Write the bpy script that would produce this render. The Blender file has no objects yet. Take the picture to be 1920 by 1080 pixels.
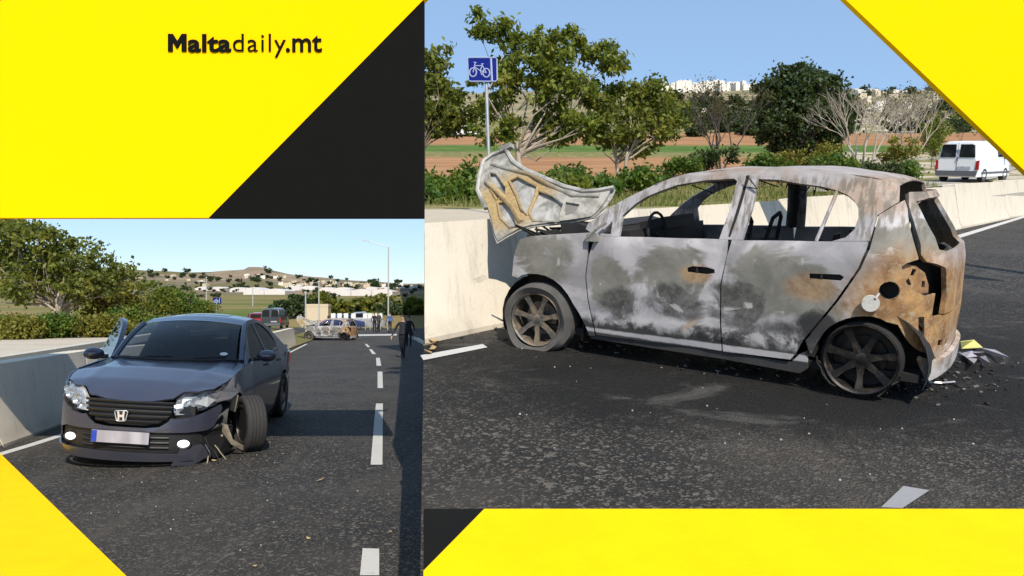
import bpy, bmesh, math, random
import numpy as np
from mathutils import Vector, Matrix, Euler
from mathutils.geometry import delaunay_2d_cdt
R_ = math.radians
rnd = random.Random(7)
nrs = np.random.RandomState(11)
C = bpy.context.scene.collection
scn = bpy.context.scene

# ------------------------------------------------------------------ camera, sky, sun, exposure
CAMH = 1.79
FPX, CX, CY = 1400.0, 960.0, 560.0            # focal length and horizon of the 1920 px picture
cam = bpy.data.cameras.new('camera'); camo = bpy.data.objects.new('camera', cam); C.objects.link(camo)
cam.lens = 36*FPX/1920; cam.sensor_width = 36; cam.shift_y = 20/1920
cam.clip_start = .05; cam.clip_end = 6000
camo.location = (0, 0, CAMH); camo.rotation_euler = (R_(90), 0, 0)
scn.camera = camo

SUN_EL, SUN_TH = 42.0, 15.0                   # elevation; angle from straight behind the camera towards the right
sv = Vector((math.sin(R_(SUN_TH))*math.cos(R_(SUN_EL)), -math.cos(R_(SUN_TH))*math.cos(R_(SUN_EL)), math.sin(R_(SUN_EL))))
w = bpy.data.worlds.new('World'); scn.world = w; w.use_nodes = True
nt = w.node_tree; bg = nt.nodes['Background']
sky = nt.nodes.new('ShaderNodeTexSky'); sky.sky_type = 'NISHITA'; sky.sun_disc = False
sky.sun_elevation = R_(SUN_EL); sky.sun_rotation = R_(180-SUN_TH)
sky.altitude = 800; sky.air_density = 1.0; sky.dust_density = .15; sky.ozone_density = 2.2
mxs = nt.nodes.new('ShaderNodeMix'); mxs.data_type = 'RGBA'; mxs.inputs[0].default_value = .6     # thin even veil: the whole dome is lighter and flatter than the clear-air model
mxs.inputs[7].default_value = (2.3, 3.6, 5.5, 1); nt.links.new(sky.outputs[0], mxs.inputs[6])
nt.links.new(mxs.outputs[2], bg.inputs[0]); bg.inputs[1].default_value = .15
sl = bpy.data.lights.new('sun', 'SUN'); slo = bpy.data.objects.new('sun', sl); C.objects.link(slo)
sl.energy = 5.0; sl.angle = R_(.5); sl.color = (1, .92, .79)
slo.rotation_euler = sv.to_track_quat('Z', 'Y').to_euler()
scn.view_settings.view_transform = 'Standard'; scn.view_settings.look = 'None'
scn.view_settings.gamma = 1; scn.view_settings.exposure = .15; scn.view_settings.use_curve_mapping = False

# ------------------------------------------------------------------ helpers: objects
def link(o, parent=None):
    C.objects.link(o)
    if parent: o.parent = parent
    return o
def tag(o, label=None, cat=None, group=None, kind=None):
    if label: o['label'] = label
    if cat: o['category'] = cat
    if group: o['group'] = group
    if kind: o['kind'] = kind
    return o
def empty(name, loc=(0, 0, 0), rot=(0, 0, 0), parent=None):
    o = bpy.data.objects.new(name, None); o.empty_display_size = .2
    o.location = loc; o.rotation_euler = rot
    return link(o, parent)
def copy_tree(o, parent=None):
    c = o.copy(); C.objects.link(c); c.parent = parent
    for ch in list(o.children): copy_tree(ch, c)
    return c
def finish(me, smooth=None):
    if smooth is not None:
        me.polygons.foreach_set('use_smooth', [True]*len(me.polygons))
        me.set_sharp_from_angle(angle=R_(smooth))
    me.update()
class MB:
    def __init__(s): s.v = []; s.f = []; s.m = []
    def add(s, vs, fs, mi=0):
        b = len(s.v); s.v += [tuple(p) for p in vs]
        s.f += [tuple(i+b for i in f) for f in fs]; s.m += [mi]*len(fs); return s
    def box(s, c, sz, rot=None, mi=0, taper=1.0):
        x, y, z = (q/2 for q in sz)
        vs = [Vector((a*x*(taper if e > 0 else 1), b*y*(taper if e > 0 else 1), e*z)) for e in (-1, 1) for a, b in ((-1, -1), (1, -1), (1, 1), (-1, 1))]
        if rot is not None:
            M = rot if isinstance(rot, Matrix) else Euler(rot).to_matrix()
            vs = [M @ p for p in vs]
        vs = [p+Vector(c) for p in vs]
        return s.add(vs, [(3, 2, 1, 0), (4, 5, 6, 7), (0, 1, 5, 4), (1, 2, 6, 5), (2, 3, 7, 6), (3, 0, 4, 7)], mi)
    def tube(s, pts, r, seg=6, mi=0, cap=True):
        pts = [Vector(p) for p in pts]; n = len(pts)
        rs = r if isinstance(r, (list, tuple)) else [r]*n
        up = None; rings = []
        for i, p in enumerate(pts):
            d = (pts[min(i+1, n-1)]-pts[max(i-1, 0)])
            d = d.normalized() if d.length > 1e-9 else Vector((0, 0, 1))
            if up is None: up = Vector((0, 0, 1)) if abs(d.z) < .9 else Vector((1, 0, 0))
            a = d.cross(up)
            if a.length < 1e-4: a = d.cross(Vector((0, 1, .3)))
            a.normalize(); b = a.cross(d); up = b
            rings.append([p+(a*math.cos(2*math.pi*k/seg)+b*math.sin(2*math.pi*k/seg))*rs[i] for k in range(seg)])
        vs = [q for ring in rings for q in ring]; fs = []
        for i in range(n-1):
            for k in range(seg):
                k2 = (k+1) % seg; fs.append((i*seg+k, (i+1)*seg+k, (i+1)*seg+k2, i*seg+k2))
        if cap: fs.append(tuple(range(seg))); fs.append(tuple((n-1)*seg+k for k in reversed(range(seg))))
        return s.add(vs, fs, mi)
    def lathe(s, prof, seg=32, M=None, mi=0, closed=False, wob=None):   # prof: (radius, along y)
        vs = []; n = len(prof)
        for k in range(seg):
            a = 2*math.pi*k/seg
            for r, y in prof:
                if wob: r = r*wob(a)
                vs.append(Vector((r*math.cos(a), y, r*math.sin(a))))
        if M is not None: vs = [M @ p for p in vs]
        fs = []
        for k in range(seg):
            k2 = (k+1) % seg
            for i in range(n if closed else n-1):
                j = (i+1) % n; fs.append((k*n+i, k*n+j, k2*n+j, k2*n+i))
        return s.add(vs, fs, mi)
    def prism(s, poly, f0, f1, mi=0):           # polygon with two maps: front and back
        n = len(poly); vs = [f0(*p) for p in poly]+[f1(*p) for p in poly]
        fs = [tuple(range(n)), tuple(reversed(range(n, 2*n)))]+[(i, i+n, (i+1) % n+n, (i+1) % n) for i in range(n)]
        return s.add(vs, fs, mi)
    def grid(s, fn, nu, nv, mi=0):
        vs = [fn(i/nu, j/nv) for j in range(nv+1) for i in range(nu+1)]
        fs = [(j*(nu+1)+i, j*(nu+1)+i+1, (j+1)*(nu+1)+i+1, (j+1)*(nu+1)+i) for j in range(nv) for i in range(nu)]
        return s.add(vs, fs, mi)
    def build(s, name, mats, parent=None, smooth=None, fix=True):
        me = bpy.data.meshes.new(name); me.from_pydata(s.v, [], s.f)
        mats = mats if isinstance(mats, (list, tuple)) else [mats]
        for m in mats: me.materials.append(m)
        if len(mats) > 1: me.polygons.foreach_set('material_index', s.m)
        if fix:
            bm = bmesh.new(); bm.from_mesh(me); bmesh.ops.recalc_face_normals(bm, faces=bm.faces); bm.to_mesh(me); bm.free()
        finish(me, smooth)
        return link(bpy.data.objects.new(name, me), parent)
def raw_mesh(name, V, F, mats, parent=None, smooth=None):
    me = bpy.data.meshes.new(name); n = len(V); k = F.shape[1]
    me.vertices.add(n); me.vertices.foreach_set('co', V.astype(np.float32).ravel())
    me.loops.add(F.size); me.loops.foreach_set('vertex_index', F.astype(np.int32).ravel())
    me.polygons.add(len(F)); me.polygons.foreach_set('loop_start', (np.arange(len(F))*k).astype(np.int32))
    for m in (mats if isinstance(mats, (list, tuple)) else [mats]): me.materials.append(m)
    me.update(calc_edges=True); me.validate()
    finish(me, smooth)
    return link(bpy.data.objects.new(name, me), parent)
def inside(p, poly):
    x, y = p; c = False; n = len(poly)
    for i in range(n):
        x1, y1 = poly[i]; x2, y2 = poly[i-1]
        if (y1 > y) != (y2 > y) and x < (x2-x1)*(y-y1)/(y2-y1)+x1: c = not c
    return c
def dens(poly, sp, closed=True):
    out = []; n = len(poly)
    for i in range(n if closed else n-1):
        a = poly[i]; b = poly[(i+1) % n]; k = max(1, int(math.hypot(b[0]-a[0], b[1]-a[1])/sp))
        out += [(a[0]+(b[0]-a[0])*t/k, a[1]+(b[1]-a[1])*t/k) for t in range(k)]
    return out
def panel(name, outline, fmap, mat, parent=None, holes=(), th=.014, sp=.06, smooth=40, ref=(0, 0, .5), dent=None):
    loops = [dens(outline, sp)]+[dens(h, sp) for h in holes]
    vs = []; es = []
    for lp in loops:
        b = len(vs); vs += lp; es += [(b+i, b+(i+1) % len(lp)) for i in range(len(lp))]
    xs = [p[0] for p in outline]; ys = [p[1] for p in outline]
    x = min(xs)+sp*.5; row = 0
    while x < max(xs):
        y = min(ys)+sp*(.5 if row % 2 else .25)
        while y < max(ys):
            if inside((x, y), outline) and not any(inside((x, y), h) for h in holes):
                if all((x-q[0])**2+(y-q[1])**2 > (sp*.45)**2 for lp in loops for q in lp): vs.append((x, y))
            y += sp
        x += sp*.87; row += 1
    V, E, F, _, _, _ = delaunay_2d_cdt([Vector(p) for p in vs], es, [], 0, 1e-5)
    tri = []
    for f in F:
        c = (sum(V[i][0] for i in f)/3, sum(V[i][1] for i in f)/3)
        if inside(c, loops[0]) and not any(inside(c, h) for h in loops[1:]): tri.append(tuple(f))
    P = []; N = []
    for p in V:
        a, b = p[0], p[1]; e = 2e-3
        q = Vector(fmap(a, b)); n = (Vector(fmap(a+e, b))-Vector(fmap(a-e, b))).cross(Vector(fmap(a, b+e))-Vector(fmap(a, b-e)))
        n = n.normalized() if n.length > 1e-12 else Vector((0, 0, 1))
        P.append(q); N.append(n)
    s = sum(N[i].dot(P[i]-Vector(ref)) for i in range(len(P)))
    if s < 0: N = [-n for n in N]
    if dent: P = [p+dent(p, n) for p, n in zip(P, N)]
    n0 = len(P); fs = []; cnt = {}
    for t in tri:
        a, b, c = (P[i] for i in t)
        if (b-a).cross(c-a).dot(N[t[0]]+N[t[1]]+N[t[2]]) < 0: t = (t[0], t[2], t[1])
        fs.append(t); fs.append((t[0]+n0, t[2]+n0, t[1]+n0))
        for i in range(3):
            e = (t[i], t[(i+1) % 3]); cnt[e] = cnt.get(e, 0)+1
    for (a, b) in cnt:
        if (b, a) not in cnt: fs.append((b, a, a+n0, b+n0))
    me = bpy.data.meshes.new(name); me.from_pydata(P+[p-n*th for p, n in zip(P, N)], [], fs)
    me.materials.append(mat); finish(me, smooth)
    return link(bpy.data.objects.new(name, me), parent)
def ip(x, xs, ys): return float(np.interp(x, xs, ys))
def at(u, v, Y): return Vector(((u-CX)/FPX*Y, Y, CAMH+(CY-v)/FPX*Y))     # a point of the picture at depth Y

# ------------------------------------------------------------------ helpers: materials
class NT:
    def __init__(s, name):
        s.mat = bpy.data.materials.new(name); s.mat.use_nodes = True; s.t = s.mat.node_tree
        s.b = s.t.nodes['Principled BSDF']; s.tc = s.t.nodes.new('ShaderNodeTexCoord'); s.ob = s.tc.outputs['Object']
    def put(s, sock, val):
        if hasattr(val, 'is_linked') or isinstance(val, bpy.types.NodeSocket): s.t.links.new(val, sock)
        elif isinstance(val, (tuple, list)) and len(val) == 3 and sock.type == 'RGBA': sock.default_value = (*val, 1)
        else: sock.default_value = val
    def set(s, **k):
        for a, v in k.items(): s.put(s.b.inputs[a.replace('_', ' ')], v)
        return s
    def noise(s, scale, detail=4, rough=.55, vec=None, dist=0):
        n = s.t.nodes.new('ShaderNodeTexNoise'); s.put(n.inputs['Vector'], vec or s.ob)
        n.inputs['Scale'].default_value = scale; n.inputs['Detail'].default_value = detail
        n.inputs['Roughness'].default_value = rough; n.inputs['Distortion'].default_value = dist
        return n.outputs['Fac']
    def voro(s, scale, out='Distance', vec=None):
        n = s.t.nodes.new('ShaderNodeTexVoronoi'); s.put(n.inputs['Vector'], vec or s.ob); n.inputs['Scale'].default_value = scale
        return n.outputs[out]
    def mr(s, v, a, b, c=0., d=1., smooth=True):
        n = s.t.nodes.new('ShaderNodeMapRange'); n.interpolation_type = 'SMOOTHSTEP' if smooth else 'LINEAR'
        s.put(n.inputs[0], v)
        for i, q in enumerate((a, b, c, d)): n.inputs[i+1].default_value = q
        return n.outputs[0]
    def math(s, op, a, b=0.):
        n = s.t.nodes.new('ShaderNodeMath'); n.operation = op; s.put(n.inputs[0], a); s.put(n.inputs[1], b); n.use_clamp = False
        return n.outputs[0]
    def mul(s, a, b): return s.math('MULTIPLY', a, b)
    def add(s, a, b): return s.math('ADD', a, b)
    def mix(s, f, a, b, mode='MIX'):
        n = s.t.nodes.new('ShaderNodeMix'); n.data_type = 'RGBA'; n.blend_type = mode; n.clamp_factor = True
        s.put(n.inputs[0], f); s.put(n.inputs[6], a); s.put(n.inputs[7], b); return n.outputs[2]
    def xyz(s, vec=None):
        n = s.t.nodes.new('ShaderNodeSeparateXYZ'); s.put(n.inputs[0], vec or s.ob); return n.outputs
    def scale(s, v, vec=None):
        n = s.t.nodes.new('ShaderNodeMapping'); s.put(n.inputs[0], vec or s.ob); n.inputs['Scale'].default_value = v; return n.outputs[0]
    def blob(s, X, Z, cx, cz, rx, rz, soft=.5, wob=None):
        a = s.math('POWER', s.mul(s.add(X, -cx), 1/rx), 2.); b = s.math('POWER', s.mul(s.add(Z, -cz), 1/rz), 2.)
        d = s.add(a, b)
        if wob is not None: d = s.add(d, wob)
        return s.mr(d, 1+soft, 1-soft)
    def bump(s, h, dist=.01, strength=1.):
        n = s.t.nodes.new('ShaderNodeBump'); n.inputs['Distance'].default_value = dist; n.inputs['Strength'].default_value = strength
        s.put(n.inputs['Height'], h); s.t.links.new(n.outputs[0], s.b.inputs['Normal']); return s
    def island(s): return s.t.nodes.new('ShaderNodeNewGeometry').outputs['Random Per Island']
    def world(s): return s.t.nodes.new('ShaderNodeNewGeometry').outputs['Position']
def plain(name, col, rough=.6, metal=0., spec=.5, var=.12, sc=6, coat=0.):
    n = NT(name); f = n.noise(sc, 5, .6)
    lo = tuple(c*(1-var) for c in col); hi = tuple(min(1, c*(1+var)) for c in col)
    n.set(Base_Color=n.mix(f, lo, hi), Roughness=n.mr(f, .2, .8, max(.02, rough-.08), min(1, rough+.08)), Metallic=metal, Specular_IOR_Level=spec, Coat_Weight=coat)
    if coat: n.set(Coat_Roughness=.04)
    return n.mat
M = {}
def asphalt(name, base, scorch=None):
    n = NT(name); P = n.world(); k = lambda q: tuple(b*q for b in base); w_ = lambda q: (base[0]*q*1.08, base[1]*q, base[2]*q*.9)
    f1 = n.noise(60, 4, .75, P); f2 = n.noise(.55, 5, .6, P); f3 = n.voro(75, 'Distance', P); f4 = n.noise(4, 5, .6, P); lg = n.noise(1.0, 5, .65, n.scale((2.2, .22, 1), P))
    cs = n.t.nodes.new('ShaderNodeSeparateColor'); n.put(cs.inputs[0], n.voro(75, 'Color', P)); c2 = n.t.nodes.new('ShaderNodeSeparateColor'); n.put(c2.inputs[0], n.voro(34, 'Color', P))
    c = n.mix(n.mr(f1, .38, .64), k(.35), k(1.25)); c = n.mix(n.mul(n.mr(f3, .16, .5), .55), c, k(.25))
    c = n.mix(n.mr(cs.outputs[0], .70, .95), c, w_(2.9)); c = n.mix(n.mr(c2.outputs[0], .90, .97, 0, .7), c, w_(4.2))
    c = n.mix(n.mul(n.mr(f2, .38, .68), .6), c, w_(1.7)); c = n.mix(n.mul(n.mr(lg, .52, .72), .55), c, w_(2.0)); c = n.mix(n.mul(n.mr(f4, .55, .8), .45), c, k(.45))
    if scorch:
        X, Y, Z = n.xyz(P)
        wob = n.mul(n.add(n.noise(2.2, 5, .65, P), -.5), 1.6)
        for cx, cy, rx, ry, q in scorch: c = n.mix(n.mul(n.blob(X, Y, cx, cy, rx, ry, .6, wob), q), c, (.006, .006, .006))
        g = n.mr(n.voro(2.6, 'Distance', P), .03, .015); c = n.mix(n.mul(g, .6), c, (.30, .28, .25)); ash = n.noise(1.1, 8, .72, n.scale((1, 1.6, 1), P), .8); c = n.mix(n.mul(n.mr(ash, .53, .68), .7), c, (.11, .105, .095))
    n.set(Base_Color=c, Roughness=n.mr(f1, .3, .7, .6, .95), Specular_IOR_Level=.3)
    n.bump(n.add(n.mul(f3, .8), n.mul(f1, 1.0)), .02, 1.)
    return n.mat
M['asphalt'] = asphalt('asphalt', (.047, .045, .043))
M['asphalt_burnt'] = asphalt('scorched_asphalt', (.046, .043, .040), [(2.2, 5.0, 2.6, .95, .9), (3.6, 5.6, 1.3, 1.6, .75), (.1, 5.9, 1.0, .7, .8), (4.6, 7.4, 2.0, 1.6, .5)])
def paint(name, col, worn=.35):
    n = NT(name); P = n.world(); f = n.noise(38, 5, .7, P); g = n.noise(4, 4, .6, P)
    wear = n.mul(n.mr(n.add(f, n.mul(g, .5)), .88, 1.02), worn)
    c = n.mix(n.mr(g, .3, .7), tuple(q*.93 for q in col), col); c = n.mix(wear, c, (.06, .06, .06))
    n.set(Base_Color=c, Roughness=.8, Specular_IOR_Level=.12); n.bump(f, .004, .5); return n.mat
M['road_white'] = paint('road_paint_white', (.50, .49, .47), .95)
M['road_yellow'] = paint('road_paint_yellow', (.95, .56, .0), .04)
M['road_black'] = paint('road_paint_black', (.007, .007, .0065), .02)
M['panel_yellow'] = plain('panel_yellow', (.97, .56, .0), .8, spec=.04, var=.012)
M['panel_black'] = plain('panel_black', (.006, .006, .0055), .8, spec=.06)
M['galv'] = plain('galvanised_steel', (.42, .42, .42), .45, .7)
M['pole'] = plain('pole_grey', (.5, .5, .48), .5, .3)
def concrete(name, col):
    n = NT(name); P = n.world(); X, Y, Z = n.xyz()
    f = n.noise(1.6, 6, .65, P); g = n.noise(22, 5, .7, P); st = n.noise(1.0, 5, .7, n.scale((7, 7, .5), P))
    c = n.mix(f, tuple(q*.8 for q in col), col)
    c = n.mix(n.mul(n.mr(st, .50, .72), .6), c, tuple(q*.5 for q in col)); sc2 = n.noise(2.4, 7, .7, n.scale((1, 1, 2.5), P), 1.); c = n.mix(n.mul(n.mr(sc2, .60, .68), .35), c, (.20, .19, .18))
    c = n.mix(n.mul(n.mr(n.add(Z, n.mul(f, .3)), .45, .1), .4), c, (.22, .18, .13))
    c = n.mix(n.mr(n.voro(9, 'Distance', P), .09, .05, 0, .35), c, tuple(q*.35 for q in col))
    n.set(Base_Color=c, Roughness=.85, Specular_IOR_Level=.3); n.bump(n.add(g, f), .006, .7); return n.mat
M['concrete'] = concrete('barrier_concrete', (.68, .61, .50))
M['wallstone'] = concrete('retaining_concrete', (.42, .39, .34))
M['kerb'] = plain('kerb_stone', (.5, .46, .39), .85, sc=3)
def ground(name, cols, sc=.25, bump=.05):
    n = NT(name); P = n.world(); f = n.noise(sc, 6, .65, P); g = n.noise(sc*14, 5, .7, P)
    c = n.mix(n.mr(f, .35, .65), cols[0], cols[1])
    c = n.mix(n.mr(g, .52, .72), c, cols[2]); n.set(Base_Color=c, Roughness=.95, Specular_IOR_Level=.1); n.bump(g, bump, .8); return n.mat
M['pave'] = ground('sandy_pavement', ((.44, .38, .30), (.50, .44, .36), (.34, .29, .23)), .8, .01)
M['soil'] = ground('red_brown_soil', ((.25, .12, .055), (.32, .17, .08), (.19, .095, .045)), .15)
M['dryland'] = ground('dry_grass_ground', ((.20, .16, .07), (.13, .13, .04), (.10, .11, .03)), .5)
M['greenfield'] = ground('green_crop', ((.06, .15, .025), (.09, .2, .03), (.05, .11, .02)), .5)

def leafmat(name, a, b, c, trans=.35):
    n = NT(name); i = n.island(); P = n.world()
    col = n.mix(n.mr(i, .0, 1.), a, b); col = n.mix(n.mr(n.noise(.9, 3, .6, P), .5, .75), col, c)
    n.set(Base_Color=col, Roughness=.55, Specular_IOR_Level=.35)
    tr = n.t.nodes.new('ShaderNodeBsdfTranslucent'); n.put(tr.inputs[0], n.mix(.5, col, (.25, .28, .02)))
    mx = n.t.nodes.new('ShaderNodeMixShader'); mx.inputs[0].default_value = trans
    n.t.links.new(n.b.outputs[0], mx.inputs[1]); n.t.links.new(tr.outputs[0], mx.inputs[2])
    n.t.links.new(mx.outputs[0], n.t.nodes['Material Output'].inputs[0]); return n.mat
M['leaf_olive'] = leafmat('leaf_olive', (.075, .095, .02), (.21, .235, .038), (.34, .30, .05), .45)
M['leaf_green'] = leafmat('leaf_green', (.07, .11, .018), (.22, .25, .035), (.34, .31, .045), .45)
M['leaf_dark'] = leafmat('leaf_dark', (.018, .036, .012), (.04, .066, .018), (.055, .07, .02), .2)
M['leaf_shrub'] = leafmat('leaf_shrub', (.03, .08, .012), (.11, .18, .022), (.22, .23, .025))
M['leaf_yellow'] = leafmat('leaf_yellow', (.14, .14, .02), (.22, .2, .03), (.2, .14, .04))
M['leaf_brown'] = leafmat('leaf_brown', (.07, .06, .025), (.12, .09, .04), (.1, .08, .03))
M['bark'] = plain('bark', (.17, .13, .095), .9, sc=14, var=.4)
M['bark_pale'] = plain('bark_pale', (.36, .30, .24), .9, sc=14, var=.3)
M['bark_dark'] = plain('bark_dark', (.075, .06, .05), .9, sc=14, var=.3)

# ------------------------------------------------------------------ the setting: heights
def zroad(Y): return ip(Y, [0, 11, 31, 47, 75, 90], [0, 0, -.66, -.93, -1.25, -1.5])
def onroad(u, v, dz=0.):
    Y = 10.
    for _ in range(60): Y = .5*Y+.5*(CAMH-zroad(Y)-dz)*FPX/(v-CY)
    return Vector(((u-CX)/FPX*Y, Y, zroad(Y)+dz))
RT, RH = .17, 1.4455                                   # the right road climbs at 0.17; its plane passes 1.4455 m under the lens
def zramp(Y): return CAMH-RH+RT*Y
def onramp(u, v, dz=0.):
    Y = (RH-dz)/(RT-(CY-v)/FPX); return Vector(((u-CX)/FPX*Y, Y, zramp(Y)+dz))
SY = [0, 6, 8, 12, 16, 20, 30, 40, 60, 90, 140, 200, 300, 420, 520, 900]
SS = [.05, .085, .097, .115, .125, .135, .150, .165, .185, .205, .226, .246, .271, .280, .27, .2]
def zbank(Y): return CAMH+Y*ip(Y, SY, SS)              # ground beyond the right barrier
def onbank(u, Y, dz=0.): return Vector(((u-CX)/FPX*Y, Y, zbank(Y)+dz))
EDGE = (794-CX)/FPX+.0008                              # the retaining edge between the two roads: X = EDGE*Y
def bank_start(a): return 6.75/max(.12, (.96-a))       # barrier line on the right, depth as a function of X/Y
def zverge(X, Y):
    z = ip(Y, [0, 20, 35, 48, 60, 75, 90], [.72, .72, .3, -.15, -.7, -1.2, -1.5])
    k = min(1, max(0, (-5.4-.165*Y-X)/.8))*ip(Y, [39, 44], [1, 0])+min(1, max(0, (-5.4-.165*Y-X)/5))*ip(Y, [39, 44], [0, 1]); e = zroad(Y)+.05
    return e+(z-e)*k

# left road
MBs = MB()
RY = [1.2+.2*k for k in range(50)]+[11.0+.5*k for k in range(1, 41)]+[31+2*k for k in range(1, 9)]+[47+4*k for k in range(1, 8)]+[82, 90]
def roadpt(s, t):
    Y = RY[int(round(s*(len(RY)-1)))]; xl = -5.2-.165*Y; return (xl+(14-xl)*t, Y, zroad(Y))
MBs.grid(lambda t, s: roadpt(s, t), 6, len(RY)-1)
tag(MBs.build('road', M['asphalt'], smooth=60), kind='structure')
def strip(name, pts, mat, kind='structure', smooth=None):
    m = MB(); m.add(pts, [tuple(range(len(pts)))]); return tag(m.build(name, mat, smooth=smooth), kind=kind)
def ribbon(name, line, wd, dz, mat, zf, kind='structure', parent=None):
    m = MB(); ln = []
    for a, b in zip(line, line[1:]):
        k = max(1, int((Vector(b)-Vector(a)).length/1.0)); ln += [Vector(a).lerp(Vector(b), t/k) for t in range(k)]
    ln.append(Vector(line[-1])); vs = []
    for i, p in enumerate(ln):
        d = ln[min(i+1, len(ln)-1)]-ln[max(i-1, 0)]; nn = Vector((d.y, -d.x, 0)).normalized()*wd/2
        for q in (p-nn, p+nn): vs.append((q.x, q.y, zf(q.x, q.y)+dz))
    m.add(vs, [(2*i, 2*i+1, 2*i+3, 2*i+2) for i in range(len(ln)-1)])
    o = m.build(name, mat, parent)
    return tag(o, kind=kind) if kind else o
zr = lambda x, y: zroad(y)
def road_strip(name, q, mat):                                            # four corners, followed down the road surface
    a, b, c, d = (Vector(p) for p in q); k = max(1, int((c-b).length/.2)); m = MB(); vs = []
    for i in range(k+1):
        for p in (a.lerp(d, i/k), b.lerp(c, i/k)): vs.append((p.x, p.y, zroad(p.y)+.005))
    m.add(vs, [(2*i, 2*i+1, 2*i+3, 2*i+2) for i in range(k)]); return tag(m.build(name, mat), kind='structure')
edge_line = [(-5.35, 2), (-5.72, 7), onroad(0, 852), onroad(60, 834), onroad(120, 815), onroad(300, 748), onroad(470, 689), onroad(545, 660), onroad(575, 645)]
edge_line = [Vector((p[0], p[1], 0)) for p in edge_line]
ribbon('edge_line', edge_line, .13, .004, M['road_white'], zr)
for q in ([(675, 1080), (711, 1080), (711, 1030), (680, 1029)], [(695, 872), (717, 872), (718, 757), (705, 757)], [(708, 728), (718, 728), (717, 697), (708, 697)],
          [(706, 686), (715, 686), (712, 671), (705, 671)], [(698, 664), (705, 664), (697, 655), (692, 655)], [(689, 651), (694, 651), (688, 645), (684, 645)]):
    road_strip('centre_dash', [onroad(u, v, 0) for u, v in q], M['road_white'])
strip('stop_line', [onroad(u, v, .005) for u, v in ((668, 630), (744, 629), (744, 626), (668, 627))], M['road_white'])
strip('yellow_road_marking', [onroad(-4, 846, .008), onroad(237, 1080, .008), (-1.3, 3.5, .008), (-5.45, 3.5, .008), (-5.86, 8.2, .008)], M['road_yellow'])

# ground left of the left barrier, and the verge on the right of the left road
m = MB()
def vergept(s, t):
    Y = 1.2+s*100; xr = -5.02-.165*Y; xl = -60-1.0*Y; X = xr+(xl-xr)*t**2; return (X, Y, zverge(X, Y)+.0)
m.grid(lambda t, s: vergept(s, t), 14, 60)
tag(m.build('verge', M['dryland'], smooth=60), kind='structure')
def zv(x, y): return zverge(x, y)
pv = [(-10.4, 3), (-11.45, 9), (-12.3, 14), (-13.3, 20), (-14.7, 28)]
ribbon('pavement', [Vector((*p, 0)) for p in pv], 7.2, .014, M['pave'], zv)
ribbon('far_carriageway', [Vector((-14.3, 28, 0)), Vector((-15.6, 36, 0)), Vector((-17.5, 48, 0)), Vector((-20, 62, 0)), Vector((-24, 76, 0)), Vector((-35, 88, 0))], 5.6, .012, M['asphalt'], zv)
# far land on the left: valley floor and the hill across it
A_ = [-1.6, -.62, -.514, -.45, -.40, -.36, -.352, -.335, -.325, -.30, -.27, -.24, -.19, -.12, .3]
VC = [500, 502, 504, 509, 511, 506, 500, 501, 506, 512, 518, 523, 529, 531, 531]
def zfar(a, Y):
    crest = (CY-ip(a, A_, VC))/FPX
    s = ip(Y, [75, 110, 150, 300, 500, 800, 1200, 1400, 2200], [-3.04/75, -.0135, -.0064, .0045, .0125, crest*.62, crest, crest*.9, crest*.3])
    Z = CAMH+Y*s
    if Y > 350: Z += (math.sin(a*37+Y*.013)*1.0+math.sin(a*91+Y*.031)*.6)*min(1, (Y-350)/300)
    return Z
YS = [70, 76, 84, 95, 110, 130, 150, 175, 200, 240, 280, 330, 390, 450, 520, 600, 680, 760, 840, 920, 1000, 1080, 1160, 1200, 1260, 1350, 1500, 1800, 2200]
AS = list(np.linspace(-1.6, -.62, 18))+list(np.linspace(-.60, -.05, 90))+[0, .1, .2, .3]
m = MB(); vs = [(a*Y, Y, zfar(a, Y)-(.15 if Y < 80 else 0)) for Y in YS for a in AS]; nA = len(AS)
m.add(vs, [(j*nA+i, j*nA+i+1, (j+1)*nA+i+1, (j+1)*nA+i) for j in range(len(YS)-1) for i in range(nA-1)])
n = NT('far_fields'); P = n.world(); X, Y, Z = n.xyz(P)
cell = n.voro(1, 'Color', n.scale((.012, .006, .0), P)); sc = n.t.nodes.new('ShaderNodeSeparateColor'); n.put(sc.inputs[0], cell)
tone = n.mix(n.mr(sc.outputs[0], .2, .8), (.19, .145, .10), (.30, .22, .15)); tone = n.mix(n.mr(n.noise(.02, 4, .6, n.scale((.15, 1, 3.5), P)), .5, .58, 0, .6), tone, (.12, .11, .065)); tone = n.mix(n.mr(sc.outputs[1], .66, .72), tone, (.16, .14, .06))
tone = n.mix(n.mr(n.noise(.02, 6, .7, P), .52, .66), tone, (.13, .13, .075))
near = n.mix(n.mr(n.noise(.05, 5, .6, n.scale((.35, 1.6, 1), P)), .40, .56), (.10, .135, .035), (.24, .18, .08))
col = n.mix(n.mr(Y, 230., 420.), near, tone); n.set(Base_Color=col, Roughness=.95, Specular_IOR_Level=.05)
tag(m.build('far_hillside', n.mat, smooth=80), kind='structure')

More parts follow.
